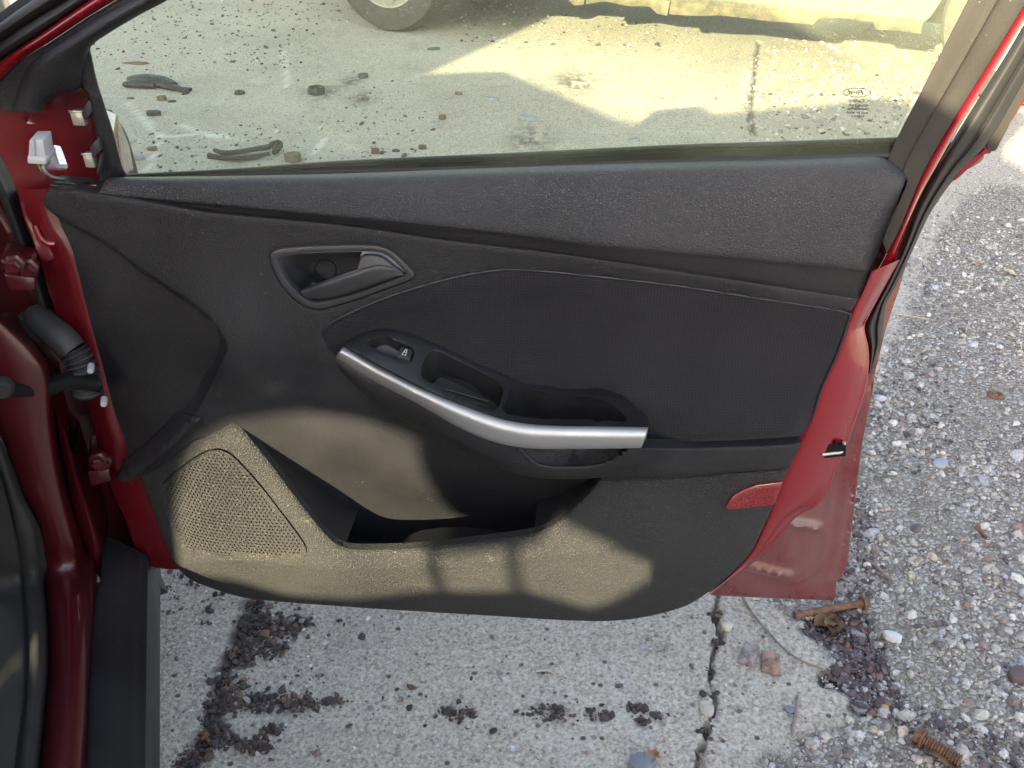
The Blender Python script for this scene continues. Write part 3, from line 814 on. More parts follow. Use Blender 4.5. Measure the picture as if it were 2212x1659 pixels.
# welt round the insert
_c = smooth(CLOTH[:16], 10, False); _u = Df(_c[:, 0], _c[:, 1], base_t)
_w = base_t(_u[:, 0], _u[:, 1]) - .0010
tube('welt', np.stack([_u[:, 0], -_w, _u[:, 1]], -1), .0014, M['black'], trim, 6)

# ---- upper pad
T_ = [(222, 400), (228, 388), (245, 383), (333, 382), (500, 380), (737, 375), (1070, 363), (1475, 350), (1708, 344), (1880, 338), (1905, 341), (1930, 352), (1948, 368), (1958, 384)]
B_ = [(214, 417), (225, 420), (260, 424), (333, 431), (467, 444), (737, 470), (1070, 504), (1270, 529), (1475, 548), (1675, 566), (1800, 578), (1850, 583), (1866, 585), (1882, 587)]
U_ = [(214, 419), (227, 424), (262, 429), (333, 440), (433, 457), (737, 487), (970, 520), (1237, 552), (1475, 588), (1642, 613), (1760, 631), (1820, 640), (1840, 643), (1857, 646)]
def padrow(f, w, s0=.35, wl=None):
    a, b_ = smooth(T_, 10, False), smooth(B_, 10, False)
    q = resample(a, 160) * (1 - f) + resample(b_, 160) * f
    t = np.linspace(0, 1, 160); sc = np.interp(t, [0, .06, .3, .93, .985, 1], [s0, .5, .85, 1, .92, .6])
    return (q, list(w * sc))
# rows are sampled already, so the smoothing pass only repeats them
pad = loft('upper_pad', [padrow(0, -.030), padrow(.0, -.012), padrow(.06, .010), padrow(.16, .022), padrow(.32, .031), padrow(.55, .038), padrow(.8, .043), padrow(.94, .0445), padrow(1.0, .041), padrow(1.03, .034), (resample(smooth(U_, 10, False), 160), [.012, .014, .014, .014, .012, .010, .004]), (resample(smooth(U_, 10, False), 160), -.01)], M['pad'], door, n=220, sub=3, angle=60)
pad['label'] = 'padded leathercloth top rail of the door'
# rear end of the pad, closed
_a = [(1958, 384), (1960, 394), (1944, 434), (1920, 500), (1898, 556), (1882, 587), (1870, 617), (1857, 646)]
loft('pad_end', [(_a, [.0, .02, .032, .037, .040, .038, .026, .012]), (_a, -.02)], M['pad'], pad, n=40, sub=1)
# bracket at the front of the pad where the mirror cover is missing
led = panel('pad_bracket', [(105, 408, 1), (123, 383, 1), (160, 386), (206, 391, 1), (222, 400), (214, 418, 1), (160, 414)], tps([(105, 408, .012), (123, 383, -.02), (206, 391, -.015), (216, 418, .012), (160, 400, .0), (160, 414, .014)]), M['trim'], door, holes=[[(178, 394), (200, 396), (212, 402), (196, 408), (176, 407)], [(143, 405), (152, 402), (155, 408), (147, 411)]], res=.006, rnd=.0012, skirt=.006)
led['label'] = 'bare slotted bracket where the mirror cover is missing'
for (x0, y0, x1, y1) in ((118, 391, 168, 397), (112, 399, 140, 402), (158, 403, 174, 405)):
    a = np.linspace(0, 1, 6); xs, ys = x0 + (x1 - x0) * a, y0 + (y1 - y0) * a; uv = D(xs, ys, .002)
    tube('rib', np.stack([uv[:, 0], np.full(6, -.004), uv[:, 1]], -1), .0016, M['trim'], led, 6)

# ---- lower trim with speaker mount and map pocket
low_t = tps([(300, 1028, .004), (330, 1106, .002), (360, 1186, .008), (380, 1226, .012), (410, 1253, .012), (467, 1276, .014), (533, 1294, .014), (737, 1312, .014), (1037, 1331, .013), (1270, 1344, .012), (1370, 1339, .010), (1475, 1314, .008), (1575, 1246, .004), (1645, 1153, .0), (1692, 1046, -.004), (1705, 1013, -.005),
             (497, 903, .022), (460, 940, .026), (400, 985, .022), (380, 1030, .018), (470, 990, .03), (567, 986, .026), (633, 1073, .034), (693, 1149, .041), (777, 1190, .043), (904, 1188, .043), (1070, 1169, .041), (1154, 1156, .039), (1237, 1106, .028), (1297, 1035, .010),
             (430, 1205, .036), (620, 1214, .046), (737, 1222, .050), (937, 1219, .050), (1120, 1205, .047), (1337, 1181, .034), (1430, 1145, .024), (500, 1090, .036), (420, 1100, .028), (1500, 1035, .002), (1450, 1080, .012), (1600, 1080, .0), (600, 1250, .034), (900, 1265, .036), (1200, 1260, .032), (1400, 1240, .022), (1500, 1180, .014)])
LOWER = [(300, 1028, 1), (340, 1000), (390, 958), (440, 912), (470, 898), (498, 902, 1), (567, 986), (633, 1073), (660, 1108), (693, 1149), (720, 1176), (742, 1188), (777, 1192), (904, 1188), (1070, 1169), (1154, 1156), (1185, 1144), (1210, 1128), (1237, 1103), (1277, 1063), (1297, 1036, 1), (1475, 1031), (1608, 1021), (1705, 1014, 1), (1692, 1046), (1667, 1106), (1645, 1153), (1622, 1196), (1575, 1246), (1525, 1286), (1475, 1314), (1370, 1339), (1270, 1344), (1037, 1331), (737, 1312), (533, 1294), (467, 1276), (410, 1253), (380, 1226), (360, 1186), (330, 1106)]
SPK = [(470, 970), (490, 975), (513, 993), (567, 1053), (607, 1105), (633, 1139), (660, 1179), (661, 1196), (650, 1204), (600, 1206), (500, 1203), (413, 1194), (390, 1176), (367, 1123), (350, 1073), (348, 1053), (360, 1036), (400, 1003), (443, 976)]
REFL = [(1567, 1100), (1582, 1073), (1625, 1051), (1660, 1045), (1692, 1041, 1), (1675, 1092, 1), (1620, 1098), (1575, 1102)]
_cr = smooth([(380, 1226), (430, 1207), (620, 1214), (737, 1222), (937, 1219), (1120, 1205), (1337, 1181), (1430, 1150)], 10, False)
CREASE = Df(_cr[:, 0], _cr[:, 1], low_t)
def low_w(u, v):
    w = low_t(u, v); p = np.stack([np.ravel(u), np.ravel(v)], -1)
    return w + (.004 * np.exp(-dist(p, CREASE, False) / .006)).reshape(np.shape(u))
low = panel('lower_trim', LOWER, low_w, M['lower'], door, holes=[SPK], res=.0075, rnd=.004, skirt=.012, hole_rnd=.0015, hskirt=.004)
for wl_ in ([(490, 900), (530, 940), (567, 986), (633, 1073), (660, 1108), (693, 1149), (720, 1176), (742, 1188)], [(1154, 1156), (1185, 1144), (1210, 1128), (1237, 1103), (1277, 1063), (1297, 1036)]):
    q_ = resample(smooth(wl_, 8, False), 60); u_ = Df(q_[:, 0], q_[:, 1], low_t); w_ = low_t(u_[:, 0], u_[:, 1]) - .006
    loft('pocket_wall', [np.stack([u_[:, 0], -w_, u_[:, 1]], -1), np.stack([u_[:, 0], -w_ + .04, u_[:, 1] - .003], -1), np.stack([u_[:, 0], -w_ + .085, u_[:, 1] - .008], -1)], M['trim'], low, n=60, sub=2, local=True)
low['label'] = 'grained plastic lower panel with speaker mount and map pocket, scuffed along the bottom'
# speaker grille, perforated
def low_g(u, v): return low_w(u, v) - .0015
_sq = smooth(SPK, 8); sp = Df(_sq[:, 0], _sq[:, 1], low_g); sp = resample(sp, step=.006, closed=True)
inner = sp.mean(0) + (sp - sp.mean(0)) * .955
pitch = .0054; hx = []; cc = D(475, 1085, .03); lo_, hi_ = inner.min(0), inner.max(0)
rows_ = int((hi_[1] - lo_[1]) / (pitch * .866)) + 2
for j in range(rows_):
    for i in range(int((hi_[0] - lo_[0]) / pitch) + 2):
        hx.append((lo_[0] + (i + .5 * (j % 2)) * pitch, lo_[1] + j * pitch * .866))
hx = np.array(hx); hx = hx[inside(hx, inner)]; hx = hx[dist(hx, inner) > .0022]
hexa = np.array([(math.cos(a), math.sin(a)) for a in np.linspace(0, 2 * math.pi, 7)[:-1]]) * .0017
allv = [sp, inner] + [h + hexa for h in hx]
vv = np.vstack(allv); ee = []; k = 0
for l in allv:
    n = len(l); ee += [(k + i, k + (i + 1) % n) for i in range(n)]; k += n
vo, _, fo, *_ = delaunay_2d_cdt([Vector(p_) for p_ in vv], ee, [], 0, 1e-7)
Vg = np.array([(a[0], a[1]) for a in vo]); Fg = np.array([f[:] for f in fo], int); cen = Vg[Fg].mean(1)
okf = inside(cen, sp); dh = np.array([np.min(np.sum((hx - c_) ** 2, 1)) for c_ in cen]) ** .5; okf &= dh > .00085
Fg = Fg[okf]; ar = np.cross(Vg[Fg[:, 1]] - Vg[Fg[:, 0]], Vg[Fg[:, 2]] - Vg[Fg[:, 0]]); Fg[ar < 0] = Fg[ar < 0][:, ::-1]
rim = np.where(dist(Vg, sp) < .0035, .0, -.0022)
wg = low_g(Vg[:, 0], Vg[:, 1]) + .002 + rim
gv = [(a, -c_, b_) for (a, b_), c_ in zip(Vg, wg)]; gf = [tuple(f) for f in Fg]
for h in hx:     # hole walls
    q6 = h + hexa; w6 = low_g(q6[:, 0], q6[:, 1]) - .0002; k = len(gv)
    gv += [(a, -c_, b_) for (a, b_), c_ in zip(q6, w6)] + [(a, -c_ + .003, b_) for (a, b_), c_ in zip(q6, w6)]
    gf += [(k + i, k + 6 + i, k + 6 + (i + 1) % 6, k + (i + 1) % 6) for i in range(6)]
grille = mk('speaker_grille', gv, gf, M['lower'], low, 30); grille['label'] = 'perforated speaker grille, three-cornered'
panel('speaker_cone', sp, lambda u, v: low_g(u, v) - .012, M['dark'], grille, uv=True, res=.02, rnd=0, skirt=0)
# red reflector
def refl_mat():
    m, nt, b = nodes('red_reflector'); co = coords(nt)
    vo_ = N(nt, 'ShaderNodeTexVoronoi', Scale=420.0); L(nt, co, vo_.inputs['Vector'])
    L(nt, ramp(nt, vo_.outputs['Distance'], [(.1, (.30, .008, .014)), (.6, (.12, .003, .005))]).outputs[0], b.inputs['Base Color'])
    bp = N(nt, 'ShaderNodeBump', Strength=.4, Distance=.001); L(nt, vo_.outputs['Distance'], bp.inputs['Height']); L(nt, bp.outputs[0], b.inputs['Normal'])
    b.inputs['Roughness'].default_value = .25; b.inputs['Coat Weight'].default_value = 1.0; b.inputs['Coat Roughness'].default_value = .03
    return m
M['refl'] = refl_mat()
reflector = panel('reflector', REFL, lambda u, v: low_w(u, v) + .003, M['refl'], low, res=.006, rnd=.002, skirt=.006); reflector['label'] = 'red reflector lens at the rear of the panel'
# pocket floor and the dark thing lying in it
rim_px = [(640, 1090), (693, 1149), (742, 1188), (777, 1192), (904, 1188), (1070, 1169), (1154, 1156), (1210, 1128), (1260, 1080)]
_r = resample(smooth(rim_px, 8, False), 60); _ru = Df(_r[:, 0], _r[:, 1], low_t); _rw = low_t(_ru[:, 0], _ru[:, 1]) - .024
front = np.stack([_ru[:, 0], -_rw, _ru[:, 1] - .075], -1); back = front.copy(); back[:, 1] = .075
loft('pocket_floor', [front, (front + back) / 2 - np.array([0, 0, .004]), back], M['black'], low, n=60, sub=2, local=True)
pu = D(1000, 1170, .0)
scrap = []
for k in range(9):
    a = math.pi * k / 8; scrap.append([(pu[0] + .085 * math.cos(a) * -1, .0 - .012 * math.sin(a * 2), pu[1] - .02 + .022 * math.sin(a)), (pu[0] - .085 * math.cos(a), .03, pu[1] - .03 + .03 * math.sin(a))])
ao = fixnormals(mk('pocket_bag', [p_ for r_ in scrap for p_ in r_] , [(2 * i, 2 * i + 1, 2 * i + 3, 2 * i + 2) for i in range(8)], M['black'], None, 60))
ao.matrix_world = Matrix.Translation(tuple(DOOR_O)) @ Matrix.Rotation(DOOR_A, 4, 'Z')
tag(ao, 'crumpled black plastic scrap lying in the map pocket', 'plastic scrap')

# ---- armrest
SIL_T = [(742, 749), (760, 757), (837, 799), (937, 849), (1037, 889), (1104, 909), (1170, 918), (1290, 921), (1400, 923)]
SIL_B = [(726, 774), (745, 786), (804, 821), (904, 874), (1004, 930), (1070, 956), (1137, 968), (1237, 970), (1384, 968)]
sw = [.034, .044, .060, .072, .080, .084, .085, .082, .074]
def silrow(f, dw):
    a, b_ = resample(smooth(SIL_T, 8, False), 120), resample(smooth(SIL_B, 8, False), 120)
    return (a * (1 - f) + b_ * f, [x + dw for x in sw])
armrest = loft('armrest', [  # the padded lower body of the rest
    (SIL_B, [x - .010 for x in sw]), (SIL_B, [x - .002 for x in sw]),
    ([(728, 784), (748, 800), (806, 845), (905, 903), (1004, 955), (1070, 985), (1137, 1002), (1237, 1008), (1384, 1000)], [.034, .043, .056, .066, .072, .074, .074, .070, .058]),
    ([(731, 793), (752, 812), (808, 860), (905, 918), (1004, 968), (1070, 1000), (1137, 1022), (1237, 1030), (1360, 1020)], [.030, .036, .046, .054, .058, .060, .058, .052, .040]),
    ([(733, 798), (756, 820), (812, 872), (905, 926), (1004, 976), (1075, 1009), (1137, 1029), (1237, 1035), (1340, 1028)], [.024, .028, .034, .038, .040, .040, .038, .032, .022]),
    ([(735, 797), (756, 818), (812, 868), (905, 920), (1004, 968), (1075, 1000), (1137, 1018), (1237, 1024), (1330, 1020)], [.012, .010, .002, -.01, -.016, -.02, -.02, -.02, -.01])], M['trim'], door, n=160, sub=4)
armrest['label'] = 'swept armrest with silver grip strip, switch panel and two trays'
silver = loft('grip_strip', [silrow(.0, -.012), silrow(.0, -.001), silrow(.07, .004), silrow(.25, .009), silrow(.5, .0115), silrow(.75, .009), silrow(.93, .003), silrow(1, -.003), silrow(1, -.012)], M['silver'], armrest, n=160, sub=4)
silver['label'] = 'satin silver strip along the armrest edge'
_e = [silrow(f, d) for f, d in ((0, -.001), (.07, .004), (.25, .009), (.5, .0115), (.75, .009), (.93, .003), (1, -.003))]
for side, tx in ((-1, (4, 4)), (0, (-6, 0))):
    rowA = [(r_[0][side][0], r_[0][side][1]) for r_ in _e]; wA = [(r_[1][-1] if side == -1 else r_[1][0]) for r_ in _e]
    mid = np.mean(rowA, 0) + np.array(tx)
    loft('grip_end', [(rowA, wA), ([tuple(np.array(p_) * .4 + mid * .6) for p_ in rowA], [w_ * .5 for w_ in wA]), ([tuple(np.array(p_) * .1 + mid * .9) for p_ in rowA], [w_ * .2 for w_ in wA])], M['silver'], silver, n=20, sub=3)

# right-hand band of the rest with the pull cup
band_t = tps([(1384, 968, .070), (1357, 972, .071), (1290, 975, .073), (1320, 1010, .058), (1297, 1036, .030), (1400, 1000, .044), (1475, 972, .026), (1475, 1028, .016), (1600, 965, .012), (1600, 1020, .006), (1732, 957, .003), (1705, 1013, .0), (1384, 1032, .026), (1240, 1000, .07), (1240, 1036, .03)])
band = panel('rear_band', [(1340, 971, 1), (1384, 970), (1475, 970), (1642, 965), (1715, 961), (1733, 956, 1), (1705, 1013, 1), (1608, 1020), (1475, 1030), (1330, 1035), (1297, 1036), (1320, 1015), (1340, 995)], band_t, M['trim'], armrest, res=.007, rnd=.002, skirt=.02)
CUP = [(1122, 969, 1), (1144, 990), (1167, 1005), (1237, 1009), (1304, 1002), (1337, 986), (1360, 968, 1), (1240, 967)]
_cupo = smooth(CUP, 8)
cut(armrest, _cupo, .02); cut(band, _cupo, .02)
cup = panel('pull_cup', shrink(CUP, 1.06, (1240, 975)), tps([(1118, 967, .074), (1144, 992, .072), (1167, 1007, .070), (1237, 1012, .066), (1304, 1005, .060), (1340, 988, .060), (1362, 966, .062), (1240, 967, .046), (1180, 975, .055), (1300, 975, .046), (1240, 990, .050)]), M['trim'], armrest, res=.006, rnd=0, skirt=0)
cup['label'] = 'scooped pull cup under the silver strip'
_lp = resample(smooth([(1120, 966), (1144, 990), (1167, 1005.5), (1237, 1010), (1304, 1003), (1339, 986), (1360, 968)], 8, False), 50)
_lw = np.interp(np.linspace(0, 1, 50), [0, .25, .5, .75, 1], [.081, .0745, .0715, .066, .064])
_lu = D(_lp[:, 0], _lp[:, 1], _lw); tube('cup_lip', np.stack([_lu[:, 0], -_lw, _lu[:, 1]], -1), .0024, M['trim'], cup, 8)

# switch panel: a sloping top between the cloth and the silver strip
SWT = [(743, 749), (770, 732), (792, 722), (820, 718), (853, 721), (880, 728), (970, 763), (1070, 806), (1137, 836), (1200, 845), (1270, 850), (1337, 863), (1370, 890), (1399, 922)]
sw_t = tps([(743, 749, .034), (770, 732, .027), (820, 718, .022), (880, 728, .020), (970, 763, .018), (1070, 806, .017), (1137, 836, .018), (1200, 845, .018), (1270, 850, .018), (1337, 863, .020), (1370, 890, .038), (1399, 922, .068)] + [(x, y, w_) for (x, y), w_ in zip(SIL_T, sw)][1:-1] + [(850, 765, .043), (950, 805, .048), (1050, 850, .052), (1150, 880, .054), (1270, 888, .052)])
CUP1 = [(927, 764), (944, 761), (970, 772), (1020, 797), (1060, 817), (1080, 828), (1087, 842), (1083, 865), (1074, 886), (1060, 889), (1030, 876), (980, 852), (930, 829), (912, 818), (909, 805), (916, 780)]
CUP2 = [(1100, 842), (1150, 846), (1204, 857), (1270, 862), (1318, 874), (1345, 896), (1357, 912), (1270, 913), (1170, 910), (1120, 902), (1086, 890), (1096, 864)]
SWR = [(793, 742), (810, 732), (832, 728), (858, 741), (893, 755), (894, 765), (886, 782), (852, 776), (820, 760)]
swp = panel('switch_panel', SWT + [(1300, 922), (1170, 919), (1104, 911), (1037, 891), (937, 851), (837, 801), (760, 759)], lambda u, v: sw_t(u, v) + .001, M['black'], armrest, holes=[CUP1, CUP2, SWR], res=.006, rnd=.0022, skirt=.012, hole_rnd=.0025, hskirt=0)
swp['label'] = 'black switch panel with two trays'
def well(name, pts, wf, depth, shr, mat, parent, fl=None, r0=.0024):
    """tray sunk straight down from an opening"""
    q = smooth(pts, 8); uv = resample(Df(q[:, 0], q[:, 1], wf), 60, closed=True); w = wf(uv[:, 0], uv[:, 1]) - r0
    top = np.stack([uv[:, 0], -w, uv[:, 1]], -1); dep = np.array(depth); verts = []; n = 60; lv = 7
    cen_ = top.mean(0)
    for k in range(lv):
        t = k / (lv - 1); s_ = 1 - shr * (t if t < .8 else t + (t - .8) * 2.5)
        verts += list(cen_ + (top - cen_) * s_ + dep * min(t * 1.12, 1))
    faces = [(k * n + i, k * n + (i + 1) % n, (k + 1) * n + (i + 1) % n, (k + 1) * n + i) for k in range(lv - 1) for i in range(n)]
    faces.append(tuple((lv - 1) * n + i for i in range(n)))
    return mk(name, verts, faces, mat, parent, 55)
well('tray', CUP1, lambda u, v: sw_t(u, v) + .001, (0, .012, -.040), .10, M['black'], armrest)
well('tray', CUP2, lambda u, v: sw_t(u, v) + .001, (0, .012, -.048), .10, M['black'], armrest)
well('switch_recess', SWR, lambda u, v: sw_t(u, v) + .001, (0, .004, -.013), .12, M['black'], armrest)
def mat_on(pts, wf, off):
    q = smooth(pts, 6); uv = resample(Df(q[:, 0], q[:, 1], wf), 40, closed=True); w = wf(uv[:, 0], uv[:, 1])
    return np.stack([uv[:, 0], -w, uv[:, 1]], -1) + np.array(off)
mt = mat_on(shrink(CUP1, .84), lambda u, v: sw_t(u, v), (0, .010, -.0355)); n = len(mt)
tmat = mk('tray_mat', list(mt) + list(mt + np.array([0, 0, .002])), [tuple(range(n, 2 * n))] + [(i, (i + 1) % n, n + (i + 1) % n, n + i) for i in range(n)], M['rubber'], armrest, 40)
tmat['label'] = 'ribbed rubber mat in the front tray'
_m0, _m1 = mt[np.argmin(mt[:, 0])], mt[np.argmax(mt[:, 0])]
for s_ in (-.010, -.002, .006, .012):
    a = _m0 + (_m1 - _m0) * .14; b_ = _m0 + (_m1 - _m0) * .86; o_ = np.array([0, -s_ * .8, .0024 - s_ * .35])
    pth = np.linspace(a + o_, b_ + o_, 8)
    # follow the mat's own slope
    tube('rib', pth, .0009, M['bezel'], tmat, 6)
# window switch
def sw_p(x, y, up=0, w_=0):
    uv = Df(np.array([x]), np.array([y]), sw_t)[0]; w = float(sw_t(np.array([uv[0]]), np.array([uv[1]]))[0]) + w_
    return np.array([uv[0], -w, uv[1] + up])
b0 = [sw_p(856, 775), sw_p(886, 783), sw_p(895, 757), sw_p(864, 748)]
button = solid('window_switch', [c_ + np.array([0, .004, -.012]) for c_ in b0] + [c_ * .86 + np.mean(b0, 0) * .14 + np.array([0, -.001, .0028]) for c_ in b0], M['black'], armrest, .0014, 3)
button['label'] = 'black window switch with white window symbol'
M['print'] = plain('white_print', (.55, .55, .55), rough=.6)
ic = [c_ * .86 + np.mean(b0, 0) * .14 + np.array([0, -.001, .0028]) for c_ in b0]
o0, ex, ey = ic[0], ic[1] - ic[0], ic[3] - ic[0]; nrm = np.cross(ex, ey); nrm /= np.linalg.norm(nrm); nrm = nrm if nrm[1] < 0 else -nrm
def ipt(a, b_): return o0 + ex * a + ey * b_ + nrm * .0007
for q in ([(.32, .25), (.62, .25), (.62, .8), (.5, .8), (.32, .25)], [(.45, .52), (.62, .52)]):
    tube('symbol', [ipt(*p_) for p_ in q], .0004, M['print'], button, 4)

# ---- inside handle
HIN = [(600, 563), (609, 557), (670, 548), (792, 545), (823, 548), (844, 560), (877, 592), (875, 596), (826, 614), (757, 638), (687, 654), (670, 652), (646, 636), (618, 605)]
LEV = [(647, 627), (656, 623), (710, 605), (771, 584, 1), (775, 565), (779, 550), (809, 549), (830, 555), (850, 572), (871, 591), (826, 608), (757, 633), (705, 645), (670, 647), (656, 638)]
hb_t = lambda u, v: trim_w(u, v) + .0035
handle = panel('inside_handle', HANDLE, hb_t, M['bezel'], door, holes=[HIN], res=.005, rnd=.003, skirt=.012, hole_rnd=.0022, hskirt=.010)
handle['label'] = 'black inside door handle set in an oval recess'
hr_t = tps([(600, 563, .012), (618, 605, .012), (646, 636, .010), (640, 590, -.004), (660, 620, -.008), (690, 570, -.012), (720, 560, -.012), (720, 600, -.012), (660, 572, -.008), (680, 590, -.010), (700, 604, -.011), (740, 588, -.011), (704, 582, -.012), (760, 560, -.009), (790, 548, -.002), (850, 570, .002), (870, 594, .002), (757, 636, -.004), (670, 548, -.004), (690, 652, .0)])
recess = panel('recess', shrink(HIN, 1.03), hr_t, M['bezel'], handle, res=.006, rnd=0, skirt=0)
uvc = D(704, 582, -.012); th_ = np.linspace(0, 2 * math.pi, 40)
cu, cv = uvc[0] + .0122 * np.cos(th_), uvc[1] + .0122 * np.sin(th_); cw = hr_t(cu, cv)
tube('cap_ring', np.stack([cu, -cw - .0001, cv], -1), .0007, M['dark'], handle, 6, caps=False)
paddle = panel('lever', [(771, 586), (776, 565), (780, 552), (809, 550), (830, 556), (852, 574), (872, 592), (850, 600), (800, 600)], tps([(771, 586, .027), (780, 552, .020), (809, 550, .021), (830, 556, .021), (872, 592, .022), (850, 600, .026), (800, 600, .028), (820, 575, .0255)]), M['bezel'], handle, res=.005, rnd=.002, skirt=.012)
_b = [([(650, 626), (700, 607), (771, 583), (815, 573), (850, 578), (872, 591)], .008), ([(650, 626), (700, 607), (771, 583), (815, 573), (850, 578), (872, 591)], [.022, .025, .027, .027, .025, .022]), ([(649, 630), (700, 613), (771, 590), (818, 578), (850, 582), (873, 592)], [.031, .034, .035, .033, .029, .023]),
      ([(656, 639), (702, 629), (765, 611), (822, 594), (852, 590), (873, 593)], [.031, .034, .035, .033, .029, .023]), ([(668, 646), (705, 645), (757, 633), (826, 609), (854, 599), (873, 594)], [.026, .028, .029, .028, .026, .022]), ([(668, 646), (705, 645), (757, 633), (826, 609), (854, 599), (873, 594)], .004)]
bar_ = loft('lever_grip', _b, M['bezel'], paddle, n=60, sub=3, angle=45)

# ---- red steel shell, rear edge
TRE = [(1882, 587), (1868, 615), (1855, 645), (1838, 683), (1808, 766), (1775, 840), (1752, 913), (1732, 960), (1705, 1013), (1692, 1046), (1667, 1106), (1645, 1153), (1622, 1196), (1575, 1246), (1525, 1287)]
OUT = [(1945, 560), (1908, 626), (1875, 688), (1868, 706), (1876, 745), (1878, 786), (1870, 840), (1858, 880), (1832, 953), (1808, 1013), (1792, 1053), (1768, 1090), (1720, 1118), (1680, 1165), (1640, 1206), (1578, 1252), (1542, 1278)]
def mid(A, B, f, n=80): return resample(smooth(A, 8, False), n) * (1 - f) + resample(smooth(B, 8, False), n) * f
shell = loft('door_shell', [(mid(TRE, OUT, -.25), -.022), (mid(TRE, OUT, 0), -.014), (mid(TRE, OUT, .3), -.014), (mid(TRE, OUT, .62), -.019), (mid(TRE, OUT, .92), -.030), (mid(TRE, OUT, 1.0), -.036), (mid(TRE, OUT, 1.0), -.075)], M['red'], door, n=120, sub=4, angle=50)
shell['label'] = 'red painted inner shell along the rear edge of the door'
# outer skin seen past the shell
SKIN = [(2128, 331), (2068, 383), (2008, 467), (1967, 553), (1942, 630), (1915, 713), (1896, 793), (1882, 870), (1865, 953), (1852, 1053), (1846, 1106), (1837, 1173), (1832, 1214), (1824, 1240), (1809, 1256), (1805, 1294), (1798, 1299, 1)]
skin_o = SKIN + [(1675, 1294), (1535, 1288, 1), (1500, 1200), (1640, 1100), (1700, 1000), (1760, 860), (1800, 740), (1850, 600), (1950, 400), (2050, 310)]
sk_t = tps([(2128, 331, -.105), (1967, 553, -.100), (1915, 713, -.092), (1882, 870, -.085), (1846, 1106, -.078), (1805, 1290, -.072), (1675, 1290, -.068), (1535, 1286, -.066), (1760, 1150, -.072), (1700, 1200, -.068), (1800, 1000, -.080), (1800, 740, -.092), (1900, 600, -.1), (1600, 1200, -.06), (1560, 1240, -.058)])
_hem = smooth([(1898, 793), (1872, 870), (1857, 953), (1842, 1053), (1836, 1106), (1824, 1180), (1818, 1215), (1808, 1245), (1796, 1262), (1790, 1290)], 8, False)
HEM = Df(_hem[:, 0], _hem[:, 1], sk_t)
_swg = smooth([(1794, 1020), (1792, 1100), (1782, 1180), (1768, 1225), (1735, 1250), (1690, 1262)], 8, False)
SWG = Df(_swg[:, 0], _swg[:, 1], sk_t)
_rb1 = Df(np.linspace(1695, 1765, 9), np.linspace(1127, 1138, 9), sk_t); _rb2 = Df(np.linspace(1610, 1705, 9), np.linspace(1219, 1243, 9), sk_t)
def skin_x(u, v):
    p_ = np.stack([u, v], -1)
    return .0022 * np.exp(-(dist(p_, SWG, False) / .003) ** 2) - .003 * np.exp(-(dist(p_, HEM, False) / .0022) ** 2) + .006 * np.exp(-(dist(p_, _rb1, False) / .006) ** 2) + .006 * np.exp(-(dist(p_, _rb2, False) / .007) ** 2)
skin = panel('outer_skin', skin_o, sk_t, M['reddusty'], door, res=.006, rnd=.0025, skirt=.006, extra=skin_x)
skin['label'] = 'dusty red outer skin showing below and behind the shell'
# black rubber seal that hugs the shell
SEAL_A = [(2310, -110), (2228, 25), (2160, 140), (2075, 275), (2024, 364), (1978, 455), (1948, 540), (1908, 626), (1874, 690), (1868, 710), (1877, 745), (1879, 775), (1877, 806)]
SEAL_B = [(2390, -110), (2300, 20), (2215, 168), (2130, 310), (2070, 372), (2012, 455), (1968, 548), (1938, 612), (1915, 655), (1908, 703), (1905, 738), (1890, 780), (1880, 808)]
seal = loft('rear_seal', [(SEAL_A, -.050), (mid(SEAL_A, SEAL_B, .1), -.040), (mid(SEAL_A, SEAL_B, .3), -.034), (mid(SEAL_A, SEAL_B, .5), -.040), (mid(SEAL_A, SEAL_B, .6), -.046), (mid(SEAL_A, SEAL_B, .75), -.042), (mid(SEAL_A, SEAL_B, 1), -.060), (mid(SEAL_A, SEAL_B, 1.), -.09)], M['rubber'], door, n=100, sub=3)
seal['label'] = 'black rubber weather seal down the rear edge'
# latch
lt = [D(x, y, -.028) for x, y in ((1777, 980), (1823, 975), (1824, 953), (1786, 951))]
latch = prism('latch', [tuple(p_) for p_ in lt], 1, .018, .06, M['dark'], door, 0)
latch['label'] = 'black door latch with bright steel claw'
def dpt(x, y, w): a = D(x, y, w); return np.array([a[0], -w, a[1]])
tube('claw', curve3([dpt(1776, 982, -.0165), dpt(1800, 979, -.018), dpt(1815, 977, -.019), dpt(1823, 970, -.021), dpt(1823, 954, -.022)], 24), .0022, M['steel'], latch, 8)
tube('pawl', [dpt(1804, 953, -.019), dpt(1806, 968, -.019)], .0022, M['dark'], latch, 6)
# ---- window frame, glass and front corner of the door
LEAN = .20
VB = float(D(1106, 362, 0)[1])
def Dl(x, y, w0=-.03, lean=LEAN):
    """point on the leaning window plane: w grows with height above the belt"""
    w = np.full(np.shape(x), w0, float)
    for _ in range(12):
        uv = D(x, y, w); w = w0 + lean * (uv[..., 1] - VB)
    return np.stack([uv[..., 0], -w, uv[..., 1]], -1)
def lrow(pts, w0, n=80, lean=LEAN):
    q = resample(smooth(pts, 8, False), n); return Dl(q[:, 0], q[:, 1], w0, lean)

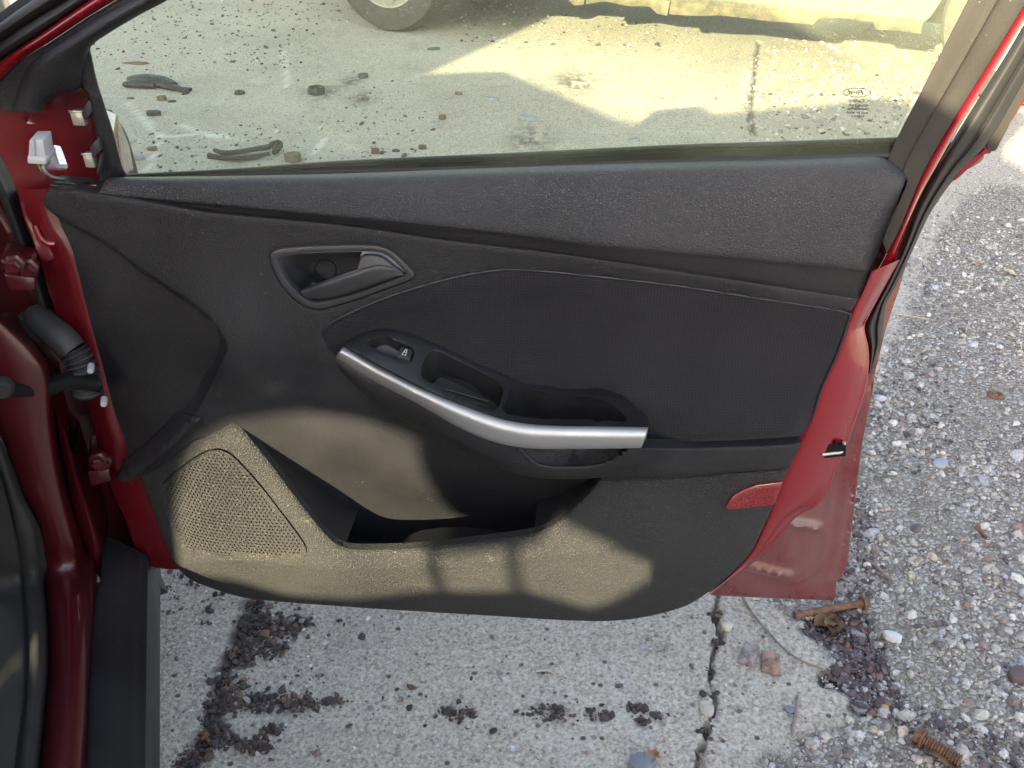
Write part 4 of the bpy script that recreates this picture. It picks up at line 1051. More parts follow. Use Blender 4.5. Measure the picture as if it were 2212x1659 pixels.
# rear frame upright (extends above the picture as a real frame)
FL = [(1921, 335), (1995, 188), (2092, 0), (2170, -150)]
FR = [(1915, 547), (1940, 500), (1968, 433), (1995, 370), (2042, 287), (2142, 127), (2216, 5), (2300, -135)]
FL2 = [(1893, 470), (1905, 400), (1921, 335), (1995, 188), (2092, 0), (2170, -150)]
frame = loft('rear_frame', [lrow(FL2, -.050), lrow(FL2, -.022), lrow(mid(FL2, FR, .06, 60), -.016), lrow(mid(FL2, FR, .45, 60), -.013), lrow(mid(FL2, FR, .5, 60), -.010), lrow(mid(FL2, FR, .56, 60), -.013), lrow(mid(FL2, FR, .97, 60), -.013), lrow(FR, -.018), lrow(FR, -.03)], M['dustyrubber'], door, n=90, sub=3, local=True)
frame['label'] = 'dusty dark upright of the window frame'
RL = [(1882, 596), (1897, 580), (1915, 547), (1940, 500), (1968, 433), (1995, 370), (2042, 287), (2142, 127), (2216, 5), (2300, -135)]
RR = [(1905, 632), (1925, 590), (1942, 535), (1975, 452), (1996, 408), (2022, 362), (2075, 269), (2158, 135), (2226, 22), (2310, -118)]
rstrip = loft('frame_edge', [lrow(RL, -.030), lrow(RL, -.019), lrow(mid(RL, RR, .15, 60), -.015), lrow(mid(RL, RR, .5, 60), -.013), lrow(mid(RL, RR, .85, 60), -.016), lrow(RR, -.022), lrow(RR, -.05)], M['red'], door, n=90, sub=3, local=True)
rstrip['label'] = 'glossy red edge strip of the window frame'
# outer applique on the pillar and red return behind it
ap = [(2132, 318), (2134, 308), (2212, 160), (2330, -60), (2390, -60), (2240, 160), (2153, 322), (2148, 326), (2138, 326)]
q = smooth(ap, 5); pa = Dl(q[:, 0], q[:, 1], -.085); n = len(pa)
mk('pillar_applique', list(pa) + list(pa + np.array([0, .006, 0])), [tuple(range(n))] + [(i, n + i, n + (i + 1) % n, (i + 1) % n) for i in range(n)], M['dustyrubber'], door, 40)
rb = [(2060, 390), (2090, 350), (2125, 325), (2170, 235), (2230, 120), (2300, 0), (2400, 0), (2240, 180), (2140, 330), (2128, 333), (2068, 386)]
q = smooth(rb, 5); pa = Dl(q[:, 0], q[:, 1], -.092); n = len(pa)
mk('frame_return', list(pa) + list(pa + np.array([0, .006, 0])), [tuple(range(n))] + [(i, n + i, n + (i + 1) % n, (i + 1) % n) for i in range(n)], M['red'], door, 40)

# front frame rail along the roof pillar
def frow(pts, w0): return lrow(pts, w0, 80)
A1 = [(-60, 215), (0, 173), (45, 131), (119, 83), (190, 36), (250, 0), (330, -48), (440, -110)]
A0 = [(-60, 178), (0, 131), (74, 82), (149, 30), (193, 0), (270, -50), (370, -110)]
B0 = [(-60, 130), (0, 92), (60, 52), (130, 10), (146, 0), (230, -55), (320, -110)]
C0 = [(-60, 90), (0, 50), (30, 28), (64, 4), (70, 0), (150, -55), (250, -115)]
E0 = [(-60, 70), (0, 28), (20, 12), (37, 0), (110, -50), (200, -115)]
fe = loft('frame_edge', [frow(A1, -.03), frow(A1, -.010), frow(mid(A1, A0, .25, 60), -.004), frow(mid(A1, A0, .6, 60), -.001), frow(mid(A1, A0, .85, 60), -.006), frow(A0, -.016), frow(A0, -.03)], M['red'], door, n=80, sub=4, local=True)
fe['label'] = 'glossy red front rail of the window frame'
fs = loft('front_seal', [frow(A0, -.028), frow(mid(A0, B0, .1, 60), -.020), frow(mid(A0, B0, .5, 60), -.014), frow(mid(A0, B0, .9, 60), -.022), frow(B0, -.032), frow(mid(B0, C0, .12, 60), -.030), frow(mid(B0, C0, .5, 60), -.020), frow(mid(B0, C0, .9, 60), -.026), frow(C0, -.040)], M['rubber'], door, n=80, sub=3, local=True)
fs['label'] = 'two black rubber seal lips along the front rail'
fo = loft('outer_rail', [frow(C0, -.045), frow(C0, -.040), frow(E0, -.055), frow(E0, -.08)], M['dark'], door, n=80, sub=1, local=True)

# moulded black rail cover with the swollen foot
Gl = [(268, 381), (250, 307), (230, 240), (213, 187), (200, 133), (194, 103), (233, 73), (300, 33), (363, 0), (480, -62), (560, -100)]
cov_T = [(-40, 235), (0, 176), (45, 133), (119, 85), (190, 38), (250, 2), (330, -46), (440, -108)]
cov_M = [(30, 240), (47, 180), (57, 155), (89, 119), (149, 80), (215, 36), (280, 0), (360, -46), (470, -104)]
cov_N = [(62, 243), (66, 205), (82, 165), (115, 130), (170, 92), (230, 52), (320, 0), (400, -44), (510, -100)]
cov_B = [(92, 240), (98, 222), (134, 202), (171, 190), (183, 140), (196, 101), (233, 73), (300, 33), (363, 0), (440, -42), (545, -98)]
cover = loft('rail_cover', [frow(cov_T, -.02), frow(cov_T, -.012), frow(mid(cov_T, cov_M, .9, 60), -.010), frow(cov_M, .0), frow(mid(cov_M, cov_N, .5, 60), .010), frow(cov_N, .013), frow(mid(cov_N, cov_B, .45, 60), .010), frow(mid(cov_N, cov_B, .85, 60), .002), frow(cov_B, -.008), frow(cov_B, -.03)], M['trim'], door, n=90, sub=3, local=True)
cover['label'] = 'smooth black moulded cover of the front window rail, flared at its foot'
ft = [Dl(np.array([x]), np.array([y]), -.004)[0] for x, y in ((58, 228), (90, 226), (89, 241), (57, 243))]
solid('cover_tab', [c_ + np.array([0, .012, 0]) for c_ in ft] + [c_ - np.array([0, .0, 0]) for c_ in ft], M['rubber'], cover, .002)
# glass run bar between corner and window
BARL = [(208, 404), (213, 385), (217, 340), (213, 318), (205, 280), (197, 253), (190, 215), (184, 196), (172, 186), (167, 150), (170, 128), (185, 108), (196, 101)]
BARR = [(226, 398), (272, 384), (264, 360), (250, 307), (240, 270), (230, 240), (220, 208), (213, 187), (206, 160), (201, 136), (198, 120), (195, 108), (196, 101)]
bar = loft('glass_run_bar', [frow(BARL, -.030), frow(BARL, -.012), frow(mid(BARL, BARR, .15, 60), -.008), frow(mid(BARL, BARR, .5, 60), -.009), frow(mid(BARL, BARR, .9, 60), -.013), frow(BARR, -.018), frow(BARR, -.035)], M['trim'], door, n=70, sub=3, local=True)
bar['label'] = 'olive black upright bar in front of the glass'

# corner sheet in red, with the square hole and clips
cs_t = tps([(0, 210, -.02), (60, 240, -.022), (140, 200, -.026), (190, 240, -.036), (110, 280, -.026), (60, 300, -.022), (30, 360, -.018), (80, 400, -.022), (130, 370, -.034), (190, 390, -.045), (180, 320, -.036), (60, 440, -.022), (110, 500, -.020), (30, 440, -.012), (5, 300, -.018), (170, 400, -.04)])
DL = [(-30, 260), (0, 342), (23, 388), (46, 459), (65, 510), (86, 567), (100, 618), (120, 676), (143, 725), (165, 790), (190, 860), (206, 920), (216, 980), (225, 1020), (240, 1065), (262, 1110), (282, 1165), (330, 1222)]
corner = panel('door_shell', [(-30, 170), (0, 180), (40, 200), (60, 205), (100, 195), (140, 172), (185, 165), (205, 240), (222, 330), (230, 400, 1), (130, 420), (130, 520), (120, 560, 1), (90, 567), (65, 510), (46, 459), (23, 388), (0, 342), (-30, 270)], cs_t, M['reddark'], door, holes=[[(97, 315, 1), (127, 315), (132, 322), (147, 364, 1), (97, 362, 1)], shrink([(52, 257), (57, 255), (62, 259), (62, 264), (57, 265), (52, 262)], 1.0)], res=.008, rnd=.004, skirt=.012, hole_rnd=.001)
corner['label'] = 'bare red sheet metal in the front corner of the door where the mirror cover is missing'
# red hinge edge of the shell down the front
DE = [(112, 408), (92, 432), (104, 480), (128, 522), (142, 553), (182, 688), (215, 815), (235, 895), (250, 950), (255, 1010), (275, 1045), (305, 1030), (330, 1106), (362, 1188), (385, 1230)]
DLb = [(40, 410), (46, 459), (65, 510), (86, 567), (100, 618), (120, 676), (143, 735), (165, 800), (190, 880), (206, 940), (216, 985), (228, 1030), (248, 1080), (272, 1130), (290, 1180), (312, 1222)]
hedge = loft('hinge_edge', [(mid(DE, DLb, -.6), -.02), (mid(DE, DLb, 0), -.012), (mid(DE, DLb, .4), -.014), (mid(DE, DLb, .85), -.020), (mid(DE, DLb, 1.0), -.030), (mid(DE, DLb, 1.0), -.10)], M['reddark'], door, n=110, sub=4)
hedge['label'] = 'red front edge of the shell beside the hinges'
_pr = D(np.array([75, 88, 105, 122]), np.array([485, 512, 525, 527]), -.014)
tube('pressed_rim', curve3(np.stack([_pr[:, 0], np.full(4, .013), _pr[:, 1]], -1), 16), .004, M['red'], hedge, 8)
# front flange of the outer skin under the panel
fl = panel('outer_skin', [(305, 1150, 1), (330, 1205), (390, 1228, 1), (385, 1232), (315, 1226, 1), (302, 1200)], -.055, M['reddusty'], door, res=.01, rnd=.002, skirt=.02)

# clips and connector in the corner
def clip(px, w, name, m_):
    uv = [D(x, y, w) for x, y in px]
    return prism(name, [tuple(a) for a in uv], 1, -w, -w + .010, m_, door, .0012)
for px in ([(149, 241), (176, 242), (184, 273), (158, 271)], [(177, 333), (197, 333), (206, 363), (185, 362)]):
    c_ = clip(px, .002, 'spring_clip', M['steel']); c_['label'] = 'bright metal spring clip in the corner'
    a = [dpt(x, y, .0035) for x, y in px]; tube('clip_lip', curve3([a[0], (a[0] + a[1]) / 2 + np.array([0, -.003, .001]), a[1]], 8), .0012, M['steel'], c_, 6)
for px in ([(193, 214), (178, 238), (184, 261), (199, 242)], [(211, 298), (193, 319), (200, 342), (217, 326)], [(217, 331), (208, 368), (211, 380), (219, 345)]):
    clip(px, .004, 'plastic_tab', M['bezel'])
con = thing('wire_connector', 'pale grey wiring plug hanging at the bare front corner of the door', 'connector', tuple(DOOR_O), DOOR_A)
def cpt(x, y, w): return dpt(x, y, w)
body = [cpt(x, y, .030) for x, y in ((60, 340), (99, 345), (93, 303), (62, 303))]
solid('plug_body', [c_ + np.array([0, .022, .004]) for c_ in body] + body, M['white'], con, .002)
base_ = [cpt(x, y, .034) for x, y in ((58, 354), (99, 357), (100, 343), (58, 337))]
solid('plug_collar', [c_ + np.array([0, .026, .004]) for c_ in base_] + base_, M['white'], con, .0018)
rib_ = [cpt(x, y, .0335) for x, y in ((71, 338), (75, 338), (71, 304), (67, 304))]
solid('plug_rib', [c_ + np.array([0, .01, 0]) for c_ in rib_] + rib_, M['white'], con, .0008)
for k_, (dx, c3) in enumerate(((0, (.5, .42, .05)), (4, (.03, .03, .03)), (7, (.12, .16, .10)), (-4, (.05, .05, .05)), (10, (.3, .3, .32)), (2, (.02, .02, .02)))):
    mw = plain('wire_sheath', c3, rough=.4)
    p_ = curve3([cpt(84 + dx, 350, .018), cpt(87 + dx * .7, 362, .022), cpt(96 + dx * .5, 374, .018), cpt(110 + dx * .3, 381 + (k_ % 3), .004), cpt(136 + dx, 388 + (k_ % 2), -.02)], 24)
    tube('wire', p_, .0016, mw, con, 6)

# ---- side glass, outer belt seal, etched print
GLS = [(268, 392), (262, 356), (250, 307), (230, 240), (213, 187), (200, 133), (190, 100), (225, 60), (300, 15), (470, -75), (700, -170), (2230, -200), (2130, -30), (1996, 170), (1915, 340), (1880, 420), (1500, 380), (900, 400), (400, 410)]
q = resample(smooth(GLS, 6), 150, closed=True); ga = Dl(q[:, 0], q[:, 1], -.028)
n = len(ga)
glass = mk('side_glass', list(ga) + list(ga + np.array([0, .0038, 0])), [tuple(range(n)), tuple(range(2 * n - 1, n - 1, -1))] + [(i, n + i, n + (i + 1) % n, (i + 1) % n) for i in range(n)], M['glass'], door, 30)
glass['label'] = 'dusty green tinted side window, raised'
BT = [(255, 383), (270, 377), (500, 364), (737, 347), (1106, 330), (1475, 312), (1700, 305), (1945, 296)]
BB = [(255, 398), (270, 392), (500, 384), (737, 372), (1106, 362), (1475, 345), (1700, 338), (1945, 330)]
belt = loft('belt_seal', [frow(BT, -.075), frow(BT, -.052), frow(mid(BT, BB, .2, 60), -.046), frow(mid(BT, BB, .45, 60), -.050), frow(mid(BT, BB, .5, 60), -.058), frow(mid(BT, BB, 1.0, 60), -.044), frow(mid(BT, BB, 1.6, 60), -.044)], M['rubber'], door, n=80, sub=3, local=True)
belt['label'] = 'black outer waist seal seen through the glass'
BI = [(255, 395), (500, 380), (737, 373), (1106, 362), (1475, 350), (1700, 343), (1925, 335)]
tube('inner_seal', Dl(*resample(smooth(BI, 8, False), 60).T, -.022), .0035, M['rubber'], door, 8)

M['etch'] = plain('etched_print', (.05, .05, .045), rough=.9)
gx_ = Dl(np.array([1848., 1868.]), np.array([200., 200.]), -.0265); ppm = 20 / np.linalg.norm(gx_[1] - gx_[0])
slope = math.atan(LEAN)
def etch(txt, x, y, h, shear=0.0, sp=1.0, wid=1.0):
    """mirror-written print on the inner face of the glass"""
    cu_ = bpy.data.curves.new('print', 'FONT'); cu_.body = txt; cu_.size = h / ppm; cu_.align_x = 'CENTER'; cu_.align_y = 'CENTER'; cu_.shear = shear; cu_.space_character = sp
    cu_.offset = .00018
    to = bpy.data.objects.new('print', cu_); COL.objects.link(to); bpy.context.view_layer.update()
    me = bpy.data.meshes.new_from_object(to.evaluated_get(bpy.context.evaluated_depsgraph_get())); bpy.data.objects.remove(to)
    o_ = bpy.data.objects.new('etched_mark', me); COL.objects.link(o_); me.materials.append(M['etch'])
    p_ = Dl(np.array([float(x)]), np.array([float(y)]), -.0272)[0]
    o_.matrix_local = Matrix.Translation(tuple(p_)) @ Matrix.Rotation(slope, 4, 'X') @ Matrix.Rotation(R_(90), 4, 'X') @ Matrix.Diagonal((-wid, 1, 1, 1))
    o_.parent = glass
    return o_
etch('Ford', 1851, 200, 15, .45, .95, 1.15)
el = [Dl(np.array([1851 + 30 * math.cos(a)]), np.array([200 + 9.5 * math.sin(a)]), -.0272)[0] for a in np.linspace(0, 2 * math.pi, 48)]
tube('etched_mark', el, .0004, M['etch'], glass, 4, caps=False)
etch('Carlite', 1852, 218, 11, 0, 1.0, 1.0).data; etch('®', 1834, 218, 7)
etch('SOLAR TINT', 1854, 228, 6.6, 0, 1.15); etch('TEMPERED AS2', 1854, 236, 6.6, 0, 1.1); etch('DOT 376 M2H4', 1852, 243.5, 6.6, 0, 1.05); etch('A21410 A', 1853, 251, 6.6, 0, 1.1)
etch('T  A        C', 1873, 258, 5.5)

# ================================================================== the red car the door hangs on
car = thing('red_car', 'red car body on the left: sill, hinge pillar and front wing beside the open door', 'car', tuple(CAR_O), CAR_A)
def crow(pts, axis, val, n=60):
    q = resample(smooth(pts, 8, False), n); return C(q[:, 0], q[:, 1], axis, val)
def off(a, d): return a + np.array(d)
# rocker cover
K0 = [(235, 1160), (227, 1178), (219, 1250), (208, 1311), (202, 1352), (196, 1453), (188, 1659), (184, 1800)]
K1 = [(262, 1172), (256, 1200), (247, 1280), (239, 1331), (234, 1450), (227, 1659), (224, 1800)]
K2 = [(316, 1198), (312, 1228), (310, 1260), (307, 1350), (303, 1500), (299, 1659), (297, 1800)]
K3 = [(322, 1205), (324, 1230), (324, 1260), (323, 1350), (322, 1500), (321, 1659), (320, 1800)]
K4 = [(340, 1222), (347, 1230), (347, 1260), (346, 1350), (345, 1500), (344, 1659), (343, 1800)]
rk = [crow(K0, 2, 0.307), crow(K0, 2, 0.311), off(crow(K1, 2, 0.307), (0, 0, 0)), crow(mid(K1, K2, .5, 60), 2, 0.301), crow(K2, 2, 0.295), crow(K3, 2, 0.280), crow(K4, 2, 0.145), off(crow(K4, 2, 0.145), (-.05, 0, -.01))]
rocker = loft('rocker_cover', rk, M['black'], car, n=70, sub=3, local=True, angle=40); rocker['label'] = 'black plastic sill cover'
fr_ = np.array([r_[0] for r_ in rk]); 
loft('cover_end', [fr_, off(fr_, (0, .05, -.10))], M['black'], rocker, n=24, sub=1, local=True)
ch_ = crow([(235, 1159), (262, 1172), (316, 1198), (322, 1212)], 2, .372, 20)
# red sill sweeping up into the hinge pillar
def csrow(pts, z_, F_, n=90):
    q_ = resample(smooth(pts, 8, False), n); a_ = C(q_[:, 0], q_[:, 1], 2, z_); b_ = C(q_[:, 0], q_[:, 1], 1, F_)
    k_ = sstep((a_[:, 1] - F_) / .10 + .5)[:, None]; return np.where(np.isfinite(a_), a_, b_) * (1 - k_) + b_ * k_
S0 = [(-90, 600), (-70, 760), (-40, 880), (0, 950), (40, 1055), (77, 1129), (89, 1230), (99, 1331), (101, 1433), (93, 1534), (81, 1659), (76, 1800)]
S1 = [(-20, 676), (50, 733), (83, 770), (103, 806), (110, 900), (122, 1000), (142, 1090), (160, 1160), (172, 1230), (184, 1311), (187, 1400), (184, 1534), (176, 1659), (172, 1800)]
S2 = [(20, 680), (80, 740), (112, 790), (124, 900), (140, 1000), (164, 1090), (192, 1160), (204, 1230), (204, 1311), (199, 1360), (193, 1453), (186, 1659), (182, 1800)]
sill = loft('sill', [csrow(S0, .325, 1.085), csrow(mid(S0, S1, .12), .345, 1.07), csrow(mid(S0, S1, .5), .352, 1.065), csrow(mid(S0, S1, .88), .347, 1.07), csrow(S1, .338, 1.085), csrow(mid(S1, S2, .5), .318, 1.14), csrow(S2, .308, 1.17), off(csrow(S2, .308, 1.17), (0, .03, -.06))], M['redshade'], car, n=120, sub=4, local=True)
sill['label'] = 'scuffed red door sill darkened for shade, sweeping up into the hinge pillar'
pil = sill
Z0 = [(-160, 700), (-120, 900), (-60, 1100), (-40, 1300), (-30, 1450), (-40, 1659), (-50, 1800)]
Z1 = [(-110, 760), (-70, 900), (-10, 1010), (20, 1109), (38, 1230), (48, 1350), (50, 1433), (45, 1534), (30, 1659), (24, 1800)]
oseal = loft('opening_seal', [csrow(Z0, .345, 1.05), csrow(mid(Z0, Z1, .6), .36, 1.045), csrow(Z1, .365, 1.04), csrow(mid(Z1, S0, .2), .36, 1.045), csrow(mid(Z1, S0, .5), .372, 1.035), csrow(mid(Z1, S0, .85), .368, 1.04), csrow(S0, .345, 1.06), off(csrow(S0, .345, 1.06), (0, .02, -.05))], M['rubber'], car, n=110, sub=3, local=True)
oseal['label'] = 'black rubber opening seal along the sill'
Q0 = [(112, 860), (130, 960), (150, 1060), (170, 1140), (200, 1215), (215, 1260)]
Q1 = [(160, 980), (185, 1060), (205, 1110), (222, 1160), (226, 1200), (220, 1260)]
pil2 = loft('pillar_face', [off(crow(Q0, 1, 1.15), (0, .1, 0)), crow(Q0, 1, 1.15), crow(mid(Q0, Q1, .3, 60), 1, 1.13), crow(mid(Q0, Q1, .7, 60), 1, 1.13), crow(Q1, 1, 1.16), off(crow(Q1, 1, 1.16), (0, .1, 0))], M['redshade'], pil, n=40, sub=3, local=True)
# back of the gap, and the pillar running up to the windscreen
def cq(pts, val, ax=1): a = np.array(pts, float); return C(a[:, 0], a[:, 1], ax, val)
solid('inner_post', [(-.24, 1.22, .2), (.0, 1.24, .2), (.0, 1.40, .2), (-.24, 1.40, .2), (-.28, 1.22, 1.0), (-.06, 1.26, 1.0), (-.06, 1.44, 1.0), (-.28, 1.44, 1.0)], M['redshade'], car, .02, 3)
# front pillar seal strip beside the corner of the door
V0 = [(-40, 300), (0, 366), (20, 410), (40, 466), (58, 512), (80, 572), (95, 622), (112, 676)]
V1 = [(-60, 330), (-30, 370), (0, 420), (22, 470), (42, 530), (60, 585), (74, 632), (90, 690)]
vs_ = loft('pillar_seal', [off(crow(V0, 1, 1.19), (.02, .06, 0)), crow(V0, 1, 1.19), crow(mid(V0, V1, .4, 60), 1, 1.175), crow(V1, 1, 1.18), off(crow(V1, 1, 1.18), (-.02, .05, 0))], M['rubber'], car, n=60, sub=3, local=True)
W0 = [(-80, 420), (-40, 470), (0, 520), (20, 560), (40, 600), (60, 650), (70, 700)]
loft('pillar_flank', [crow(V1, 1, 1.20), crow(mid(V1, W0, .5, 60), 1, 1.19), crow(W0, 1, 1.2), off(crow(W0, 1, 1.2), (-.3, .0, 0))], M['redshade'], car, n=40, sub=2, local=True)
# hinges
def hinge(px, F_, bolt, name='hinge'):
    a = [C(float(x), float(y), 1, F_) for x, y in px]
    o_ = solid(name, [c_ + np.array([0, .05, 0]) for c_ in a] + a, M['redshade'], car, .003)
    b_ = C(float(bolt[0]), float(bolt[1]), 1, F_ - .012)
    lathe('hinge_bolt', [(0, -.010), (.0065, -.010), (.008, -.0085), (.008, 0), (.0115, .001), (.0115, .010)], M['redshade'], o_, 6, 1, b_)
    return o_
hinge([(6, 592), (76, 600), (76, 628), (20, 630)], 1.10, (30, 572)); hinge([(0, 560), (72, 572), (74, 600), (4, 592)], 1.115, (60, 580), 'hinge_leaf')
hinge([(188, 1018), (236, 1014), (240, 1040), (196, 1054)], 1.13, (211, 996)); hinge([(190, 985), (232, 980), (238, 1014), (190, 1016)], 1.145, (222, 1000), 'hinge_leaf')
M['boot'] = plain('grey_rubber', (.04, .04, .043), rough=.55, spec=.35)
# wiring boot: smooth elbow and bellows
bt = curve3([C(75., 680., 1, 1.17), C(95., 700., 1, 1.15), C(130., 728., 1, 1.13), C(158., 758., 1, 1.12)], 24)
boot = tube('wiring_boot', bt, [.014, .017, .018, .017], M['boot'], car, 16); boot['label'] = 'black corrugated rubber wiring boot'
be = curve3([C(158., 756., 1, 1.12), C(172., 782., 1, 1.115), C(182., 815., 1, 1.11), C(190., 850., 1, 1.11)], 90)
rr_ = .0160 + .0026 * np.sin(np.linspace(0, 2 * math.pi * 8, len(be)))
tube('bellows', be, list(rr_), M['boot'], boot, 18)
lathe('boot_collar', [(.010, -.016), (.019, -.014), (.021, 0), (.019, .014), (.010, .016)], M['boot'], boot, 16, 2, C(82., 700., 1, 1.175))
# check strap
st_ = curve3([C(-20., 838., 1, 1.04), C(40., 842., 1, 1.06), C(100., 838., 1, 1.08), C(150., 826., 1, 1.09), C(215., 832., 1, 1.09)], 40)
strap = loft('check_strap', [off(st_, (0, .012, .007)), off(st_, (0, -.002, .006)), off(st_, (0, -.004, 0)), off(st_, (0, -.002, -.009)), off(st_, (0, .012, -.010))], M['dark'], car, n=60, sub=2, local=True); strap['label'] = 'dark door check strap'
lathe('strap_bolt', [(0, -.01), (.009, -.01), (.012, -.006), (.012, .004)], M['rubber'], strap, 12, 1, C(6., 836., 1, 1.035))
for x, y in ((196., 797.), (224., 869.)):
    lathe('door_stud', [(0, -.006), (.003, -.006), (.004, -.004), (.004, .008)], M['white'], car, 10, 1, C(x, y, 1, 1.07))
M['blackbody'] = plain('black_underbody', (.012, .011, .011), rough=.7)
# dark splash guard deep in the gap
solid('splash_guard', [C(118., 830., 1, 1.26), C(235., 830., 1, 1.26), C(262., 1150., 1, 1.26), C(150., 1150., 1, 1.26), C(118., 830., 1, 1.3), C(235., 830., 1, 1.3), C(262., 1150., 1, 1.3), C(150., 1150., 1, 1.3)], M['blackbody'], car, .004)

# ---- bodywork beyond the picture (casts the shade and stands where the car stands)
CW = -1.80      # far side of the body
def side(pts, x, nm, mt_, th=.03):
    return prism(nm, pts, 0, x, x + th, mt_, car, .004)
M['redwing'] = paint('red_paint_faded', (.16, .012, .016), dust=.2, soil=(.2, .12, .11))
# front wing with wheel arch
def wing(x0, sgn, nm):
    ys = np.linspace(1.30, 1.97, 40); rows_w = []
    for t in np.linspace(0, 1, 10):
        r_ = []
        for y_ in ys:
            top = .74 - .08 * max(0, (y_ - 1.3)) ** 1.0; dx = max(0, 1 - ((y_ - 2.15) / .35) ** 2); bot = .26 if dx == 0 else .30 + .36 * math.sqrt(dx)
            zz2 = bot + (top - bot) * t; bul = .06 * math.sin(math.pi * min(1, (zz2 - .2) / .62)) - .10 * max(0, t - .75) ** 2 * 16 * .4 - .05 * max(0, y_ - 1.9) ** 2
            r_.append((x0 + sgn * (bul + .0), y_, zz2))
        rows_w.append(r_)
    a = rows_w[-1]; rows_w.append([(p_[0] - sgn * .10, p_[1], p_[2] + .012) for p_ in a]); rows_w.append([(p_[0] - sgn * .35, p_[1], p_[2] + .03) for p_ in a])
    return loft(nm, rows_w, M['redwing'], car, n=40, sub=2, local=True)
wg_ = wing(-.055, 1, 'front_wing'); wg_['label'] = 'dusty red front wing with wheel arch'
wing(CW + .02, -1, 'front_wing')
hr = [[(x_, y_, .93 - .10 * max(0, y_ - 1.3) + .05 * math.sin(math.pi * (x_ - CW) / (-CW))) for x_ in np.linspace(-.35, CW + .35, 12)] for y_ in np.linspace(1.30, 2.6, 14)]
for xb, s3 in ((-.35, -1), (CW + .35, 1)): loft('bonnet_edge', [[(xb, y_, .93 - .10 * (y_ - 1.3) + .027) for y_ in np.linspace(1.3, 2.6, 12)], [(xb - s3 * .05, y_, .74 - .08 * (y_ - 1.3)) for y_ in np.linspace(1.3, 2.6, 12)]], M['red'], car, n=12, sub=1, local=True)
loft('bonnet', hr, M['red'], car, n=12, sub=1, local=True)
for xw in (-.09, CW + .09):
    th2 = np.linspace(-.35, math.pi + .35, 24); sg2 = -1 if xw > -1 else 1
    loft('arch_liner', [[(xw, 2.15 + .36 * math.cos(a), .31 + .36 * math.sin(a)) for a in th2], [(xw + sg2 * .30, 2.15 + .36 * math.cos(a), .31 + .36 * math.sin(a)) for a in th2], [(xw + sg2 * .30, 2.15 + .02 * math.cos(a), .31 + .02 * math.sin(a)) for a in th2]], M['blackbody'], car, n=24, sub=1, local=True)
def car_wheel(x_, y_, nm='wheel'):
    w_ = lathe(nm, [(.20, -.09), (.27, -.105), (.305, -.09), (.315, -.05), (.315, .05), (.305, .09), (.27, .105), (.20, .09)], M['rubber'], car, 36, 0, (x_, y_, .315))
    lathe('rim', [(.0, .05), (.06, .06), (.10, .04), (.18, .05), (.20, .09)], M['steel'], w_, 30, 0, (x_, y_, .315)); return w_
car_wheel(-.14, 2.15); car_wheel(-.10, -.80); car_wheel(CW + .14, 2.15); car_wheel(CW + .10, -.80)
# floor, roof, pillars, rear body, far side
box('floor_pan', (CW + .1, -1.7, .22), (-.12, 1.3, .30), M['blackbody'], car, .01)
def roofz(x_, y_): 
    return 1.47 - .16 * ((x_ - CW / 2) / .62) ** 4 * .35 - .30 * max(0, (y_ + .05)) ** 2 - .06 * max(0, -.6 - y_) ** 1.6
rx = np.linspace(-.30, CW + .30, 16)
rf = [[(x_, y_, roofz(x_, y_)) for x_ in rx] for y_ in np.linspace(.20, -1.15, 18)]
roof_o = loft('roof', rf, M['red'], car, n=24, sub=1, local=True)
lin = [[(x_, y_, roofz(x_, y_) - .035) for x_ in rx] for y_ in np.linspace(.18, -1.12, 10)]
loft('headlining', lin, M['trim'], car, n=16, sub=1, local=True)
for xs, sx_ in ((-.30, 1), (CW + .30, -1)):
    tube('roof_rail', curve3(([(xs + sx_ * .27, 1.30, .92), (xs + sx_ * .14, .85, 1.12), (xs + sx_ * .02, .22, 1.41), (xs, -.05, 1.44), (xs, -.6, 1.42), (xs, -1.15, 1.36), (xs + sx_ * .10, -1.62, 1.10), (xs + sx_ * .16, -1.80, .96)])[:8 if sx_ > 0 else 5], 50), [.035, .035, .04, .045, .045, .05, .07, .08], M['red'], car, 10)
    solid('centre_pillar', [(xs + sx_ * .21, -.02, .3), (xs + sx_ * .28, -.02, .3), (xs + sx_ * .28, .08, .3), (xs + sx_ * .21, .08, .3), (xs + sx_ * .21, -.02, .85), (xs + sx_ * .27, -.02, .85), (xs + sx_ * .27, .07, .85), (xs + sx_ * .21, .07, .85)], M['reddark'], car, .01)
    solid('centre_pillar', [(xs + sx_ * .21, -.02, .85), (xs + sx_ * .27, -.02, .85), (xs + sx_ * .27, .07, .85), (xs + sx_ * .21, .07, .85), (xs - .03, .0, 1.42), (xs + .03, .0, 1.42), (xs + .03, .08, 1.42), (xs - .03, .08, 1.42)], M['reddark'], car, .01)
# rear doors and quarter panels, and the far front door, as pressed sheets with window openings above
for xs, y0_, y1_ in ((-.03, -.06, -2.0), (CW + .0, 1.3, -2.0)):
    ys = np.linspace(y0_, y1_, 40); rr2 = []
    for t in np.linspace(0, 1, 8):
        r_ = []
        for y_ in ys:
            d_ = max(0, 1 - ((y_ + .80) / .37) ** 2); bot = .26 if d_ == 0 else .30 + .36 * math.sqrt(d_)
            zz2 = bot + (.97 - bot) * t; r_.append((xs + (1 if xs > -1 else -1) * (.04 * math.sin(math.pi * min(1, (zz2 - .2) / .8))) - (1 if xs > -1 else -1) * .05 * max(0, -1.5 - y_), y_, zz2))
        rr2.append(r_)
    loft('body_side', rr2, M['red'], car, n=40, sub=1, local=True)
